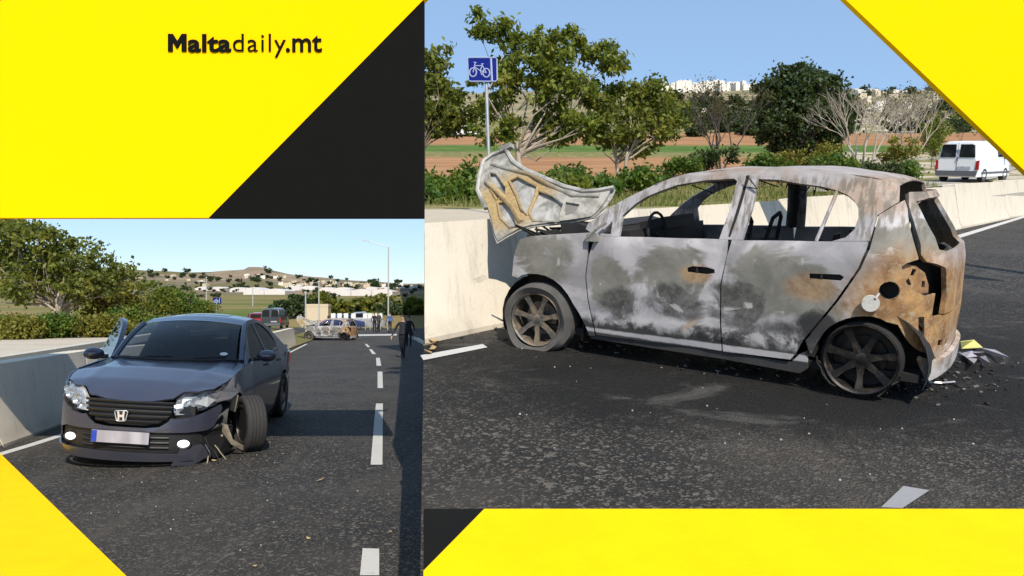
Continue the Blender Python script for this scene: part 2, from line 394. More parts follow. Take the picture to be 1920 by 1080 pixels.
# right road: one sloping plane, its left edge held by a retaining wall
e0 = EDGE
yb = 6.75/(.96-e0)                                     # depth where the barrier line meets the edge
def rp(X, Y, dz=0.): return (X, Y, zramp(Y)+dz)
m = MB(); m.add([rp(e0*.7-.02, .7), rp(e0*(yb+.5), yb+.5), rp(34, (34+6.75)/.96+.5), rp(42, 38), rp(42, -2), rp(-.05, -2)], [(0, 5, 4, 3, 2, 1)])
tag(m.build('ramp_road', M['asphalt_burnt'], fix=False), kind='structure')
rl = lambda u, v, dz: onramp(u, v, dz)
strip('ramp_edge_line', [rl(u, v, .004) for u, v in ((788, 666), (905, 645), (914, 651), (794, 675))], M['road_white'])
strip('ramp_edge_line', [rl(u, v, .004) for u, v in ((1795, 441), (1919, 404.5), (1990, 388), (1990, 390), (1919, 408.5), (1800, 446))], M['road_white'])
strip('ramp_dash', [rl(u, v, .004) for u, v in ((1652, 951), (1694, 911), (1743, 919), (1692, 952.5))], paint('worn_road_paint', (.27, .27, .28), 1.0))
Yt = RH/(RT+394/FPX)
strip('yellow_ramp_marking', [rl(u, v, .009) for u, v in ((908, 954), (2050, 954), (2050, 1200), (794, 1200), (794, 1070))], M['road_yellow'])
strip('black_ramp_marking', [rl(u, v, .006) for u, v in ((794.5, 954), (910, 954), (910, 1073), (794.5, 1073))], M['road_black'])
m = MB(); top = [(e0*y, y, zramp(y)-.004) for y in (.7, 2.5, 4.5, yb)]
m.prism([(.7, -.6), (yb, -.6), (yb, zramp(yb)-.012), (.7, zramp(.7)-.012)], lambda y, z: Vector((e0*y, y, z)), lambda y, z: Vector((e0*y+.28, y, z)))
tag(m.build('retaining_wall', M['wallstone']), 'long grey concrete retaining wall holding up the edge of the sloping road', 'retaining wall')

# rising ground beyond the right barrier, as one sheet with its edge faces
m = MB(); AB = [e0+.0003, -.10, -.07, -.03, .01, .06, .12, .18, .25, .32, .39, .46, .52, .58, .64, .70, .76, .82, .9, 1.02]
TT = [0, .02, .05, .08, .12, .16, .2, .25, .3, .36, .42, .48, .55, .62, .7, .78, .86, .93, 1.0]
nA = len(AB); rows = []
for t in TT:
    for a in AB:
        y0 = bank_start(a)+.52; Y = y0*(700/y0)**t
        Z = zbank(Y)
        if Y > 150: Z += .9*math.sin(a*40+Y*.02)*min(1, (Y-150)/120)
        rows.append((a*Y, Y, Z))
m.add(rows, [(j*nA+i, j*nA+i+1, (j+1)*nA+i+1, (j+1)*nA+i) for j in range(len(TT)-1) for i in range(nA-1)])
low = [(rows[j*nA][0]+.002, rows[j*nA][1], -6) for j in range(len(TT))]; b = len(m.v)
m.add(low, []); m.f += [(j*nA, (j+1)*nA, b+j+1, b+j) for j in range(len(TT)-1)]; m.m += [1]*(len(TT)-1)
b2 = len(m.v); m.add([(rows[i][0], rows[i][1]-.02, zramp(rows[i][1])-.3) for i in range(nA)], [])
m.f += [(i, i+1, b2+i+1, b2+i) for i in range(nA-1)]; m.m += [1]*(nA-1)
n = NT('bank_ground'); P = n.world(); X, Y, Z = n.xyz(P); wob = n.mul(n.add(n.noise(.25, 4, .6, P), -.5), 3.2)
Yw = n.add(Y, wob); soil = n.mix(n.mr(n.noise(.4, 5, .6, n.scale((.3, 2.2, 1), P)), .4, .6), (.27, .135, .065), (.36, .20, .10))
grs = n.mix(n.mr(n.noise(1.4, 5, .7, P), .35, .65), (.10, .12, .03), (.26, .21, .10)); crop = n.mix(n.mr(n.noise(.5, 6, .7, n.scale((.5, 2, 1), P)), .4, .6), (.05, .10, .02), (.11, .17, .035))
pale = n.mix(n.noise(3, 5, .6, P), (.40, .34, .26), (.50, .44, .35))
def band(c, lo, hi, col, s=.8): return n.mix(n.mul(n.mr(Yw, lo-s, lo+s), n.mr(Yw, hi+s, hi-s)), c, col)
c = grs; c = band(c, -9, 14.2, pale, .9); soil_c = c; c = band(c, 33, 66, soil, 2); c = n.mix(n.mr(n.add(n.math('DIVIDE', X, Y), n.mul(wob, .008)), .40, .44), c, n.mix(n.mr(n.noise(.35, 5, .6, P), .46, .56), pale, soil_c)); c = band(c, 76, 92, crop, 2.); c = band(c, 92, 128, soil, 3); c = band(c, 190, 1200, n.mix(n.mr(n.noise(.05, 5, .7, P), .4, .6), (.16, .15, .08), (.30, .24, .15)), 10)
n.set(Base_Color=c, Roughness=.95, Specular_IOR_Level=.1); n.bump(n.noise(5, 5, .7, P), .06, .7)
tag(m.build('bank', [n.mat, M['wallstone']], smooth=50), kind='structure')
van_road = [onbank(u, Y, .05) for u, Y in ((1650, 33), (1760, 30), (1895, 28), (2050, 27), (2050, 33), (1900, 36), (1915, 47), (2020, 60), (1990, 66), (1890, 50), (1868, 42), (1800, 41), (1700, 40))]
m = MB(); vs = []
cl = [(1500, 26.5), (1640, 29), (1740, 31.5), (1820, 35), (1875, 41), (1900, 50), (1960, 60), (2080, 70)]
for u, Yc in cl:
    for d in (-3.2, 0, 3.2): vs.append(onbank(u, Yc+d, .05))
m.add(vs, [(3*i+k, 3*i+k+1, 3*i+k+4, 3*i+k+3) for i in range(len(cl)-1) for k in (0, 1)])
tag(m.build('upper_road', ground('upper_road_surface', ((.30, .28, .25), (.38, .34, .29), (.22, .2, .18)), .8, .01), smooth=60), kind='structure')

# ------------------------------------------------------------------ concrete barriers, segment by segment
PROF = [(0, .0), (0, .05), (.045, .14), (.17, 1.0), (.45, 1.0), (.57, .14), (.62, .05), (.62, 0)]
def barrier(a, b, za, zb, label, group, h=1.0, holes=1):
    a = Vector((a[0], a[1], 0)); b = Vector((b[0], b[1], 0)); d = (b-a).normalized(); nn = Vector((-d.y, d.x, 0))
    if nn.y < 0 and abs(nn.y) > abs(nn.x)*.2: pass
    L = (b-a).length; base = Vector((a.x, a.y, za)); up = Vector((0, 0, 1)); slope = (zb-za)/L
    o = empty('concrete_barrier', base); tag(o, label, 'barrier', group)
    m = MB(); g = .012
    def pt(s, q): return d*s+nn*q[0]+up*(q[1]*h+slope*s)
    def cut(p):                                          # the first one is mitred flush with the retaining edge
        w_ = p+base; lim = EDGE*w_.y+.004
        if w_.x < lim and w_.x > -3: k = (lim-w_.x)/(d.x-EDGE*d.y); return p+(d+up*slope)*k
        return p
    S = [g, g+.03]+[L*k/8 for k in range(1, 8)]+[L-g-.03, L-g]; n = len(PROF); vs = []
    for i, s in enumerate(S):
        k = .985 if i in (0, len(S)-1) else 1
        vs += [(cut if base.y < 7 and base.x > -3 else (lambda p: p))(pt(s, (.31+(q[0]-.31)*k, q[1]*k))) for q in PROF]
    m.add(vs, [(i*n+j, i*n+(j+1) % n, (i+1)*n+(j+1) % n, (i+1)*n+j) for i in range(len(S)-1) for j in range(n)]+[tuple(range(n)), tuple((len(S)-1)*n+j for j in reversed(range(n)))])
    m.build('block', M['concrete'], o, smooth=20)
    for k in range(holes):
        p = pt(L*(.3+.4*k), (.225, .78)); mm = MB(); mm.tube([p-nn*.02, p+nn*.01], .028, 8); mm.build('lifting_hole', M['black'], o)
    return o
BH = (1.03, 1.03, 1.06, 1.10, 1.17, 1.22, 1.25)
M['black'] = plain('black_plastic', (.012, .012, .013), .55)
# right: from the bonnet of the burnt car up the slope
bl = lambda Y: (.96*Y-6.75, Y)
Bx = [(-2.0, 4.95)]
Yk = yb-.001; cuts = [yb, 8.9, 11.9, 15.2, 18.9, 23.0, 27.4, 32]
labs = ['weathered concrete barrier with the shadow of the raised bonnet on it', 'concrete barrier seen through the front window of the nearer burnt car', 'concrete barrier seen through the rear window of the nearer burnt car',
        'concrete barrier just right of the burnt tailgate, dappled with tree shade', 'pale concrete barrier below the white van', 'pale concrete barrier beside the yellow slanted panel', 'farthest concrete barrier at the right edge of the sloping road']
for i in range(7):
    A, B = bl(cuts[i]), bl(cuts[i+1])
    barrier(A, B, zramp(A[1])-.01, zramp(B[1])-.01, labs[i], 'barriers along the sloping road', BH[i])
# left: along the level road beside the saloon
LB = [Vector((-5.0, 3.2, 0)), Vector((-5.62, 6.2, 0)), Vector((-6.1, 8.95, 0)), Vector((-6.62, 11.9, 0)), Vector((-7.1, 14.8, 0)), Vector((-7.6, 17.8, 0)), Vector((-8.12, 20.9, 0)), Vector((-8.65, 24.0, 0)), Vector((-9.25, 27.4, 0)), Vector((-9.85, 30.8, 0)), Vector((-10.6, 34.6, 0)), Vector((-11.35, 38.2, 0)), Vector((-12.1, 42.0, 0))]
LLAB = ['sunlit concrete barrier nearest to the yellow road marking', 'concrete barrier at the left end of the white edge line', 'concrete barrier beside the damaged nose of the grey saloon', 'concrete barrier below the open door of the grey saloon',
        'concrete barrier hidden behind the grey saloon cabin', 'concrete barrier hidden behind the grey saloon boot', 'second concrete barrier hidden behind the grey saloon boot', 'concrete barrier just past the grey saloon', 'second concrete barrier past the grey saloon', 'third concrete barrier past the grey saloon', 'concrete barrier next but one before the burnt car in the road', 'last concrete barrier, ending at the front of the far burnt car']
for i in range(12):
    barrier(LB[i], LB[i+1], zroad(LB[i].y)-.01, zroad(LB[i+1].y)-.01, LLAB[i], 'barriers along the level road', 1.0)
m = MB(); kl = [Vector((-6.75, 3)), Vector((-7.75, 9)), Vector((-8.42, 13)), Vector((-9.1, 17)), Vector((-9.8, 21)), Vector((-10.85, 27))]
for a, b in zip(kl, kl[1:]):
    for k in range(5):
        p = a.lerp(b, (k+.5)/5); d = (b-a).normalized(); m.box((p.x, p.y, zverge(p.x, p.y)+.06), ((b-a).length/5-.012, .22, .16), (0, 0, math.atan2(d.y, d.x)))
tag(m.build('pavement_kerb', M['kerb']), kind='structure')
m = MB(); kl = [onroad(768, 632), onroad(782, 638), onroad(800, 647), onroad(830, 660)]
for a, b in zip(kl, kl[1:]):
    d = (b-a).normalized(); m.box(((a+b)/2+Vector((0, 0, .05))), ((b-a).length, .25, .14), (0, 0, math.atan2(d.y, d.x)))
tag(m.build('far_kerb', M['kerb']), kind='structure')

# ------------------------------------------------------------------ yellow and black boards
BY = 7.0
def board_pt(u, v, y): p = at(u, v, BY); return Vector((p.x, y, p.z))
o = empty('billboard', (-6.25, BY+.3, 0)); tag(o, 'huge yellow billboard with a black slanted corner and black lettering, held up at the left', 'billboard')
inv = Matrix.Translation(-Vector(o.location))
def bb(poly, y0, y1, name, mat, par=o):
    m = MB(); m.prism(poly, lambda u, v: inv @ board_pt(u, v, y0), lambda u, v: inv @ board_pt(u, v, y1)); return m.build(name, mat, par)
bb([(-270, -40), (833, -40), (391, 408.5), (-270, 408.5)], BY, BY+.1, 'yellow_panel', M['panel_yellow'])  # unseen left end, added so its shadow falls on the roadside barrier
bb([(794, -.5), (794, 408.5), (391.5, 408.5)], BY-.003, BY+.1, 'black_panel', M['panel_black'])
fr = MB()
for v in (30, 200, 370): fr.box(inv @ Vector((at(240, v, BY).x-.2, BY+.15, at(0, v, BY).z)), (5.4, .09, .09))
fr.build('support_arm', M['galv'], o); mm = MB(); mm.tube([(0, 0, -.2), (0, 0, 4.5)], [.14, .11], 14); mm.build('mast', M['galv'], o, smooth=40)
def text_mesh(s, size, offset, spacing=1.0, name='lettering'):
    cu = bpy.data.curves.new(name, 'FONT'); cu.body = s; cu.size = size; cu.offset = offset; cu.extrude = .006; cu.space_character = spacing; cu.resolution_u = 6
    t = bpy.data.objects.new(name, cu); C.objects.link(t); bpy.context.view_layer.update()
    me = bpy.data.meshes.new_from_object(t.evaluated_get(bpy.context.evaluated_depsgraph_get())); bpy.data.objects.remove(t)
    return me
def word(s, u0, u1, vbase, vtop, offset, spacing, ref='M'):
    me = text_mesh(s, 1.0, offset, spacing); co = np.empty(len(me.vertices)*3, np.float32); me.vertices.foreach_get('co', co); co = co.reshape(-1, 3)
    x0, x1 = co[:, 0].min(), co[:, 0].max(); px = BY/FPX; capm = text_mesh(ref, 1.0, offset); c2 = np.empty(len(capm.vertices)*3, np.float32); capm.vertices.foreach_get('co', c2); cap = c2.reshape(-1, 3)[:, 1].max()
    A = board_pt(u0, vbase, BY); out = np.empty_like(co); out[:, 0] = A.x+(co[:, 0]-x0)/(x1-x0)*(u1-u0)*px; out[:, 2] = A.z+co[:, 1]/cap*(vbase-vtop)*px; out[:, 1] = BY-.008-co[:, 2]
    out -= np.array(o.location, np.float32); me.vertices.foreach_set('co', out.ravel()); me.materials.clear(); me.materials.append(M['panel_black']); me.update()
    C.objects.link(ob := bpy.data.objects.new('lettering', me)); ob.parent = o; return ob
bb([(300+x/6, 50+y/6) for x, y in ((95, 85), (150, 85), (200, 165), (250, 85), (302, 85), (302, 282), (248, 282), (248, 168), (205, 245), (190, 245), (148, 168), (148, 282), (95, 282))], BY-.014, BY-.001, 'lettering', M['panel_black'])
word('alta', 353, 434, 97, 64.5, .026, 1.03); word('daily', 437.5, 536, 97, 64, -.006, 1.1, 'd'); word('.mt', 536.5, 604, 97, 67, .012, 1.0, 't')
S2 = 9.0
o2 = empty('slanted_panel', (7.9, S2+.2, zramp(S2))); tag(o2, 'plain yellow board with a slanted lower edge hanging at the upper right', 'panel')
i2 = Matrix.Translation(-Vector(o2.location)); m = MB()
f = lambda y: (lambda u, v: i2 @ Vector((*at(u, v, S2).xy[:1], y, at(u, v, S2).z)))
m.prism([(1546, -39), (1586.5, 0), (1920, 319), (2010, 405), (2010, -39)], f(S2), f(S2+.09)); m.build('yellow_panel', M['panel_yellow'], o2)
m = MB(); m.tube([(-.2, 0, -.3), (-.2, 0, 4.3)], .11, 12); m.build('post', M['galv'], o2, smooth=40)
m = MB(); m.box((-.9, 0, 2.9), (1.7, .1, .12)); m.box((-.9, 0, 3.6), (1.7, .1, .12)); m.build('support_arm', M['galv'], o2)

# ------------------------------------------------------------------ burnt hatchback (car frame: x forward, y to its left, z up)
def zb2(z): return ip(z, [.1, .45, .9, 1.5], [.81, .83, .83, .565])
def rin2(z): return ip(z, [.1, .5, .85, 1.0, 1.4, 1.55], [.03, 0, 0, .03, .28, .45])
def W2(x, z):
    ww = zb2(z)
    if x > 1.2: q = min(1, (x-1.2)/.75); ww *= max(0, 1-q**3)**(1/2.6)
    if x < -1.0: q = min(1, (-1.0-x)/(.66-rin2(z))); ww *= max(0, 1-q**4)**(1/3)
    return ww
def rear2(t, z):                                        # t: -1..1 round the back from right to left
    al = abs(t)*math.pi/2; a = .66-rin2(z)
    return (-1.0-a*max(0, math.cos(al))**.5, math.copysign(zb2(z)*math.sin(al)**(2/3), t), z)
def burnt(name, deep=0., rust=.5, low=True):
    n = NT(name); X, Y, Z = n.xyz()
    f1 = n.noise(2.3, 6, .65, dist=.6); f2 = n.noise(5.5, 6, .7, dist=.4); f3 = n.noise(26, 5, .7); f4 = n.noise(1.3, 5, .6, n.scale((1, 1, 2.2)), .8)
    wob = n.mul(n.add(f2, -.5), 2.2)
    ash = n.mix(n.mr(n.noise(2.2, 5, .55, dist=1.), .35, .65), (.25, .24, .25), (.46, .435, .445)); mid = n.mix(n.mr(f2, .3, .7), (.145, .14, .12), (.225, .215, .19))
    wc = n.mul(n.add(n.noise(2.6, 5, .58, n.scale((1, 1, 1.5)), 1.3), -.5), 4.6)
    mm_ = n.blob(X, Z, .08, .72, .30, .16, .34, wc)
    for cx, cz, rx, rz in ((-.72, .66, .44, .22), (1.22, .76, .30, .20), (-1.42, .98, .18, .13), (.55, .62, .16, .2)): mm_ = n.math('MAXIMUM', mm_, n.blob(X, Z, cx, cz, rx, rz, .34, wc))
    c = n.mix(n.math('MAXIMUM', mm_, n.mul(n.mr(f4, .60, .63), .8)), ash, mid)
    wd_ = n.mul(n.add(n.noise(4.5, 5, .6, dist=1.2), -.5), 4.5); dd = n.blob(X, Z, .02, .50, .24, .13, .6, wd_)
    for cx, cz, rx, rz in ((.47, .44, .15, .11), (-.42, .52, .22, .15), (-.75, .38, .3, .08), (-.2, .30, .5, .05), (-1.0, .42, .25, .08)): dd = n.math('MAXIMUM', dd, n.blob(X, Z, cx, cz, rx, rz, .6, wd_))
    c = n.mix(n.mul(dd, .85), c, n.mix(n.mr(f3, .35, .65), (.035, .034, .032), (.10, .095, .088)))
    c = n.mix(n.mul(n.mr(n.noise(5, 6, .62, dist=1.), .60, .68), .6), c, (.52, .495, .49))
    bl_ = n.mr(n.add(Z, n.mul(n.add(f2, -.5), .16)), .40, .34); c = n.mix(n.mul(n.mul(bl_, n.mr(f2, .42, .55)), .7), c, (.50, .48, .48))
    up = n.mr(n.add(Z, n.mul(n.add(f2, -.5), .5)), 1.15, 1.42); st_ = n.noise(6, 6, .7, n.scale((.6, 5, 1))); c = n.mix(n.mul(up, .85), c, n.mix(n.mr(st_, .3, .7), (.23, .20, .185), (.40, .375, .375)))
    c = n.mix(n.mul(up, n.mul(n.mr(f1, .5, .6), .4)), c, (.26, .16, .10))
    rs = n.blob(X, Z, -1.46, .58, .34, .36, .7, wob); rs = n.math('MAXIMUM', rs, n.mul(n.blob(X, Z, -.90, .69, .16, .09, .7, wob), .55)); rs = n.math('MAXIMUM', rs, n.mul(n.blob(X, Z, -1.2, 1.27, .3, .12, .6, wob), .5))
    rs = n.math('MAXIMUM', rs, n.mul(n.blob(X, Z, -.12, .72, .12, .07, .6, wob), .6)); rs = n.math('MAXIMUM', rs, n.mul(n.mr(f1, .62, .72), rust))
    rcol = n.mix(n.mr(f2, .35, .65), (.20, .09, .025), (.46, .25, .075)); rcol = n.mix(n.mr(f3, .5, .7), rcol, (.38, .30, .17)); c = n.mix(n.mul(rs, .9), c, rcol)
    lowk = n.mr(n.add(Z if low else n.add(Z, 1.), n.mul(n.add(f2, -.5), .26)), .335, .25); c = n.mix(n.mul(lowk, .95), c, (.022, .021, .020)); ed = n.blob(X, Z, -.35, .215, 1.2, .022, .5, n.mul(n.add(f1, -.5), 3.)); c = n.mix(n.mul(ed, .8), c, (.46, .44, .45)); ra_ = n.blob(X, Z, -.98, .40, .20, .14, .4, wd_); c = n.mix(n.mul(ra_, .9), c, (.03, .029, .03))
    c = n.mix(n.mr(f3, .68, .76, 0, .4), c, (.07, .065, .06)); pl_ = n.mul(n.mr(Z, .98, 1.04), n.mul(n.mr(Z, 1.42, 1.36), n.mr(n.noise(7, 5, .6, n.scale((4, 1, .8))), .45, .58))); c = n.mix(n.mul(pl_, .75), c, n.mix(f2, (.16, .13, .08), (.10, .10, .105)))
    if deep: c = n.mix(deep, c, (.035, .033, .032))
    n.set(Base_Color=c, Roughness=n.mr(f2, .3, .7, .5, .85), Specular_IOR_Level=.35, Metallic=.0)
    n.bump(n.add(n.mul(f3, .25), n.mul(n.noise(5, 5, .6), 2.)), .006, .45); return n.mat
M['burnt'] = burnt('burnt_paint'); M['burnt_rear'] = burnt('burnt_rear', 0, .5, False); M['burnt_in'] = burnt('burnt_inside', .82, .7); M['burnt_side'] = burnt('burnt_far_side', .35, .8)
M['char'] = plain('charred_black', (.013, .012, .012), .85, var=.5, sc=12)
n = NT('hood_rust'); f = n.noise(7, 5, .7); g = n.noise(30, 4, .6); X, Y, Z = n.xyz(); rb = n.blob(X, Z, 1.93, 1.17, .42, .26, .6, n.mul(n.add(f, -.5), 1.8)); n.set(Base_Color=n.mix(rb, n.mix(n.mr(f, .4, .6), (.36, .345, .31), (.19, .18, .155)), n.mix(n.mr(g, .3, .7), (.40, .29, .13), (.28, .185, .085))), Roughness=.8); n.bump(g, .004, .6); M['hood_rust'] = n.mat
n = NT('hood_skin'); f = n.noise(3, 6, .7, dist=.5); g = n.noise(30, 4, .6); n.set(Base_Color=n.mix(n.mr(f, .42, .62), (.40, .385, .36), (.17, .165, .15)), Roughness=.7); n.bump(f, .02, .6); M['hood_skin'] = n.mat
n = NT('burnt_rim'); f = n.noise(9, 5, .7); n.set(Base_Color=n.mix(n.mr(f, .4, .62), (.11, .105, .10), (.29, .22, .15)), Roughness=.5, Metallic=.5); M['burnt_rim'] = n.mat
n = NT('sooty_rim'); f = n.noise(9, 5, .7); n.set(Base_Color=n.mix(n.mr(f, .45, .75), (.016, .015, .015), (.10, .08, .065)), Roughness=.45, Metallic=.5); M['soot_rim'] = n.mat
M['burnt_tyre'] = plain('burnt_tyre', (.075, .07, .065), .9, var=.5, sc=18)

def rim_mesh(R, wd, nsp, mat, name, parent, dish=.02, spw=.05, hub=.055):
    m = MB(); r = R
    m.lathe([(r, wd/2), (r*.985, wd/2+.006), (r*.93, wd/2-.004), (r*.90, wd/2-.03), (r*.86, -wd/2), (r, -wd/2)], 40, closed=True)
    m.lathe([(.001, wd/2-dish+.006), (hub*.55, wd/2-dish+.006), (hub, wd/2-dish-.004), (hub, wd/2-dish-.05), (.001, wd/2-dish-.05)], 20)
    for k in range(nsp):
        a = 2*math.pi*k/nsp+.22; ca, sa = math.cos(a), math.sin(a); vs = []
        for rr, hw, y in ((hub*.7, spw*.62, wd/2-dish+.002), (r*.55, spw*.36, wd/2-dish+.004), (r*.93, spw*.62, wd/2-.012)):
            for s_, dy in ((-1, 0), (1, 0), (.7, -.035), (-.7, -.035)):
                vs.append((ca*rr-sa*hw*s_, y+dy, sa*rr+ca*hw*s_))
        m.add(vs, [(4*i+j, 4*i+(j+1) % 4, 4*i+4+(j+1) % 4, 4*i+4+j) for i in (0, 1) for j in range(4)])
    for k in range(5):
        a = 2*math.pi*k/5; m.box((math.cos(a)*hub*.95, wd/2-dish, math.sin(a)*hub*.95), (.016, .02, .016))
    m.lathe([(.001, -.03), (r*.62, -.03), (r*.62, -.045), (.001, -.045)], 24)         # brake disc
    o_ = m.build(name, mat, parent, smooth=30); q_ = MB(); q_.lathe([(.001, -wd/2+.025), (r*.93, -wd/2+.025), (r*.93, -wd/2+.012), (.001, -wd/2+.012)], 24); q_.build('backing_plate', M['black'], parent); return o_

def burnt_wheel(car, x, y, z, side, rimmat, tyre, steer=0):
    wh = empty('wheel', (x, y, z), (0, 0, (0 if side > 0 else math.pi)+steer), car)
    rim_mesh(.222, .17, 7, M[rimmat], 'rim', wh, .03, .044)
    m = MB()
    if tyre == 'flat':                                   # collapsed tyre that sags out below and behind the rim
        rr = lambda a: 1+.06*math.sin(3*a+1)
        wob = lambda a: (1.0+.0*a) if math.sin(a) > -.35 else max(.80, 1-.42*(-math.sin(a)-.35))
        vs = []; seg = 48
        for k in range(seg):
            a = 2*math.pi*k/seg; fl = max(0, -math.sin(a)-.25); back = max(0, -math.cos(a))
            R1 = .30*(1-.10*fl*1.0)+.035*back; R1 = min(R1, .238/max(.05, -math.sin(a))) if math.sin(a) < -.3 else R1
            w_ = .105+.05*fl+.01*math.sin(5*a)
            for r_, yy in ((.224, -w_*.8), (.27, -w_), (R1-.008, -w_*.75), (R1, 0), (R1-.008, w_*.78), (.27, w_*1.05), (.224, w_*.82)): vs.append((r_*math.cos(a) if r_ < R1 else R1*math.cos(a), yy, min(r_, R1)*math.sin(a)))
        q = 7; m.add(vs, [(k*q+i, k*q+i+1, ((k+1) % seg)*q+i+1, ((k+1) % seg)*q+i) for k in range(seg) for i in range(q-1)])
    else:                                                # bare rim with charred wire and ash left of the tyre
        for k in range(26):
            a0 = rnd.uniform(math.pi*1.05, math.pi*1.95); y0 = rnd.uniform(-.1, .11); pts = []
            for j in range(6): a = a0+j*.16; r_ = .228+rnd.uniform(0, .03); pts.append((r_*math.cos(a), y0+rnd.uniform(-.02, .02), max(-.236, r_*math.sin(a))))
            m.tube(pts, .006, 4)
        m.lathe([(.224, -.09), (.236, -.07), (.236, .05), (.224, .07)], 36)
    m.build('tyre', M['burnt_tyre'] if tyre == 'flat' else M['char'], wh, smooth=45)
    return wh

arch = lambda cx, cz, r, a0, a1, k=14: [(cx+r*math.cos(R_(a0+(a1-a0)*i/k)), cz+r*math.sin(R_(a0+(a1-a0)*i/k))) for i in range(k+1)]
def make_burnt():
    car = empty('burnt_car')
    g = .006
    def sidep(sg): return lambda x, z: (x, sg*W2(x, z), z)
    FA = [(1.401, .564), (1.36, .592), (1.296, .608), (1.215, .612), (1.135, .604), (1.06, .58), (.984, .535), (.92, .475), (.87, .401), (.82, .33), (.781, .265), (.745, .20), (.735, .165)]
    RA = [(-.912, .15), (-.92, .21), (-.931, .262), (-.96, .335), (-.996, .406), (-1.03, .45), (-1.071, .483), (-1.12, .512), (-1.174, .531), (-1.225, .54), (-1.276, .542), (-1.32, .532), (-1.354, .515), (-1.413, .502), (-1.44, .45), (-1.468, .40), (-1.50, .36)]
    FD = [(.670, .175), (.711, .316), (.745, .473), (.766, .629), (.742, .788), (.712, .88), (.70, .93)]
    BS = [(-.397, 1.38), (-.397, 1.266), (-.354, 1.062), (-.334, .858), (-.305, .646), (-.317, .392), (-.335, .185)]
    RD = [(-1.222, 1.145), (-1.212, .953), (-1.179, .837), (-1.125, .735), (-1.065, .625), (-.965, .469), (-.88, .34), (-.845, .26), (-.81, .18)]
    fw = [(.50, .935), (.505, 1.10), (.42, 1.19), (.33, 1.25), (.22, 1.295), (.119, 1.33), (-.087, 1.367), (-.29, 1.378), (-.318, 1.36), (-.30, 1.15), (-.27, .955)]
    rw = [(-.428, .967), (-.455, 1.20), (-.464, 1.375), (-.597, 1.372), (-.74, 1.348), (-.87, 1.332), (-.978, 1.308), (-1.045, 1.28), (-1.09, 1.245), (-1.12, 1.205), (-1.13, 1.143), (-1.118, 1.071), (-1.075, 1.02), (-.971, .985), (-.8, .972)]
    roof = [(.83, .965), (.778, 1.03), (.633, 1.148), (.53, 1.215), (.428, 1.27), (.30, 1.333), (.165, 1.384), (.05, 1.412), (-.074, 1.429), (-.2, 1.443), (-.331, 1.452), (-.581, 1.456), (-.78, 1.446), (-.973, 1.424), (-1.152, 1.398), (-1.243, 1.38), (-1.32, 1.345)]
    hd1 = [(-.06, .727), (-.06, .757), (-.10, .772), (-.20, .772), (-.258, .76), (-.262, .735), (-.20, .722)]
    hd2 = [(-.885, .748), (-.885, .782), (-1.07, .79), (-1.095, .775), (-1.075, .75)]
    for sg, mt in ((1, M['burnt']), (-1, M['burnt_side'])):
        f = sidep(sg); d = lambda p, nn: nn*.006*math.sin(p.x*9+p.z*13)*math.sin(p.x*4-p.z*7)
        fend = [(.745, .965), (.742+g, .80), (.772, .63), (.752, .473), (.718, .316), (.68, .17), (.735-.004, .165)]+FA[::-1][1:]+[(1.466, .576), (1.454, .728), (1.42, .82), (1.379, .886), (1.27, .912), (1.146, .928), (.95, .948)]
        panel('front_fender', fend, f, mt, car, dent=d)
        fd = [(FD[0][0]-g, .178)]+[(x-g, z) for x, z in FD[1:]]+[(.69, .945), (-.332, .968), (-.336, .858), (-.305+g, .646), (-.317+g, .392), (-.335+g, .188)]
        panel('front_door', fd, f, mt, car, holes=[hd1], dent=d)
        rd = [(x-g, z) for x, z in BS[3:]]+[(-.80, .20)]+[(-.845+g*1.3, .26), (-.88+g*1.3, .34), (-.965+g*1.3, .469), (-1.065+g*1.4, .625), (-1.125+g*1.4, .735), (-1.179+g*1.4, .837), (-1.205, .953), (-1.21, 1.0), (-.36, .967)]
        panel('rear_door', rd, f, mt, car, holes=[hd2], dent=d)
        # window frames, pillars and cant rail in one piece
        up = [(.70, .947)]+[(.79, .99)]+roof[1:]+[(-1.335, 1.24), (-1.235, 1.16), (-1.215, 1.004), (-1.15, 1.0), (-.36, .969), (-.345, .969)]
        pil = panel('window_frame', up, f, mt, car, holes=[fw, rw, [(-.372, 1.395), (-.398, 1.40), (-.372, 1.15), (-.345, .985), (-.325, .985), (-.345, 1.15)], [(.655, .965), (.57, .965), (.575, 1.06)]], th=.03, sp=.05, dent=d)
        m = MB(); m.tube([(-.978, sg*(W2(-.978, 1.31)-.015), 1.31), (-.90, sg*(W2(-.9, 1.0)-.015), .985)], .012, 6); m.build('window_bar', mt, car)
        q = [(x-g*1.4, z) for x, z in RD[2:7]]+[(-.90-.004, .30)]+[(-.915, .27)]+RA[2:]+[(-1.53, .33), (-1.555, .32), (-1.57, .42), (-1.575, .55), (-1.575, .69)]
        lamp = [(-1.406, .86), (-1.421, .805), (-1.44, .755), (-1.468, .714), (-1.534, .679), (-1.575, .687)]
        q += lamp[::-1][1:]+[(-1.432, .882), (-1.487, .905), (-1.45, 1.0), (-1.413, 1.10), (-1.385, 1.2), (-1.36, 1.25), (-1.341, 1.237), (-1.243, 1.16), (-1.224, .953)]
        fuel = arch(-1.35, .71, .055, 0, 345, 12); slot = [(-1.511, .551), (-1.54, .549), (-1.548, .412), (-1.52, .416)]
        panel('quarter_panel', q, f, mt, car, holes=[fuel, slot] if sg > 0 else [], sp=.045, dent=d)
        sl_ = [(.735, .165), (.69, .168), (.2, .183), (-.335, .18), (-.80, .175), (-.85, .24), (-.90, .27), (-.908, .15), (-.86, .11), (-.335, .13), (.3, .135), (.72, .14)]
        panel('sill', sl_, lambda x, z: (x, sg*(W2(x, z)-.012), z), mt, car)
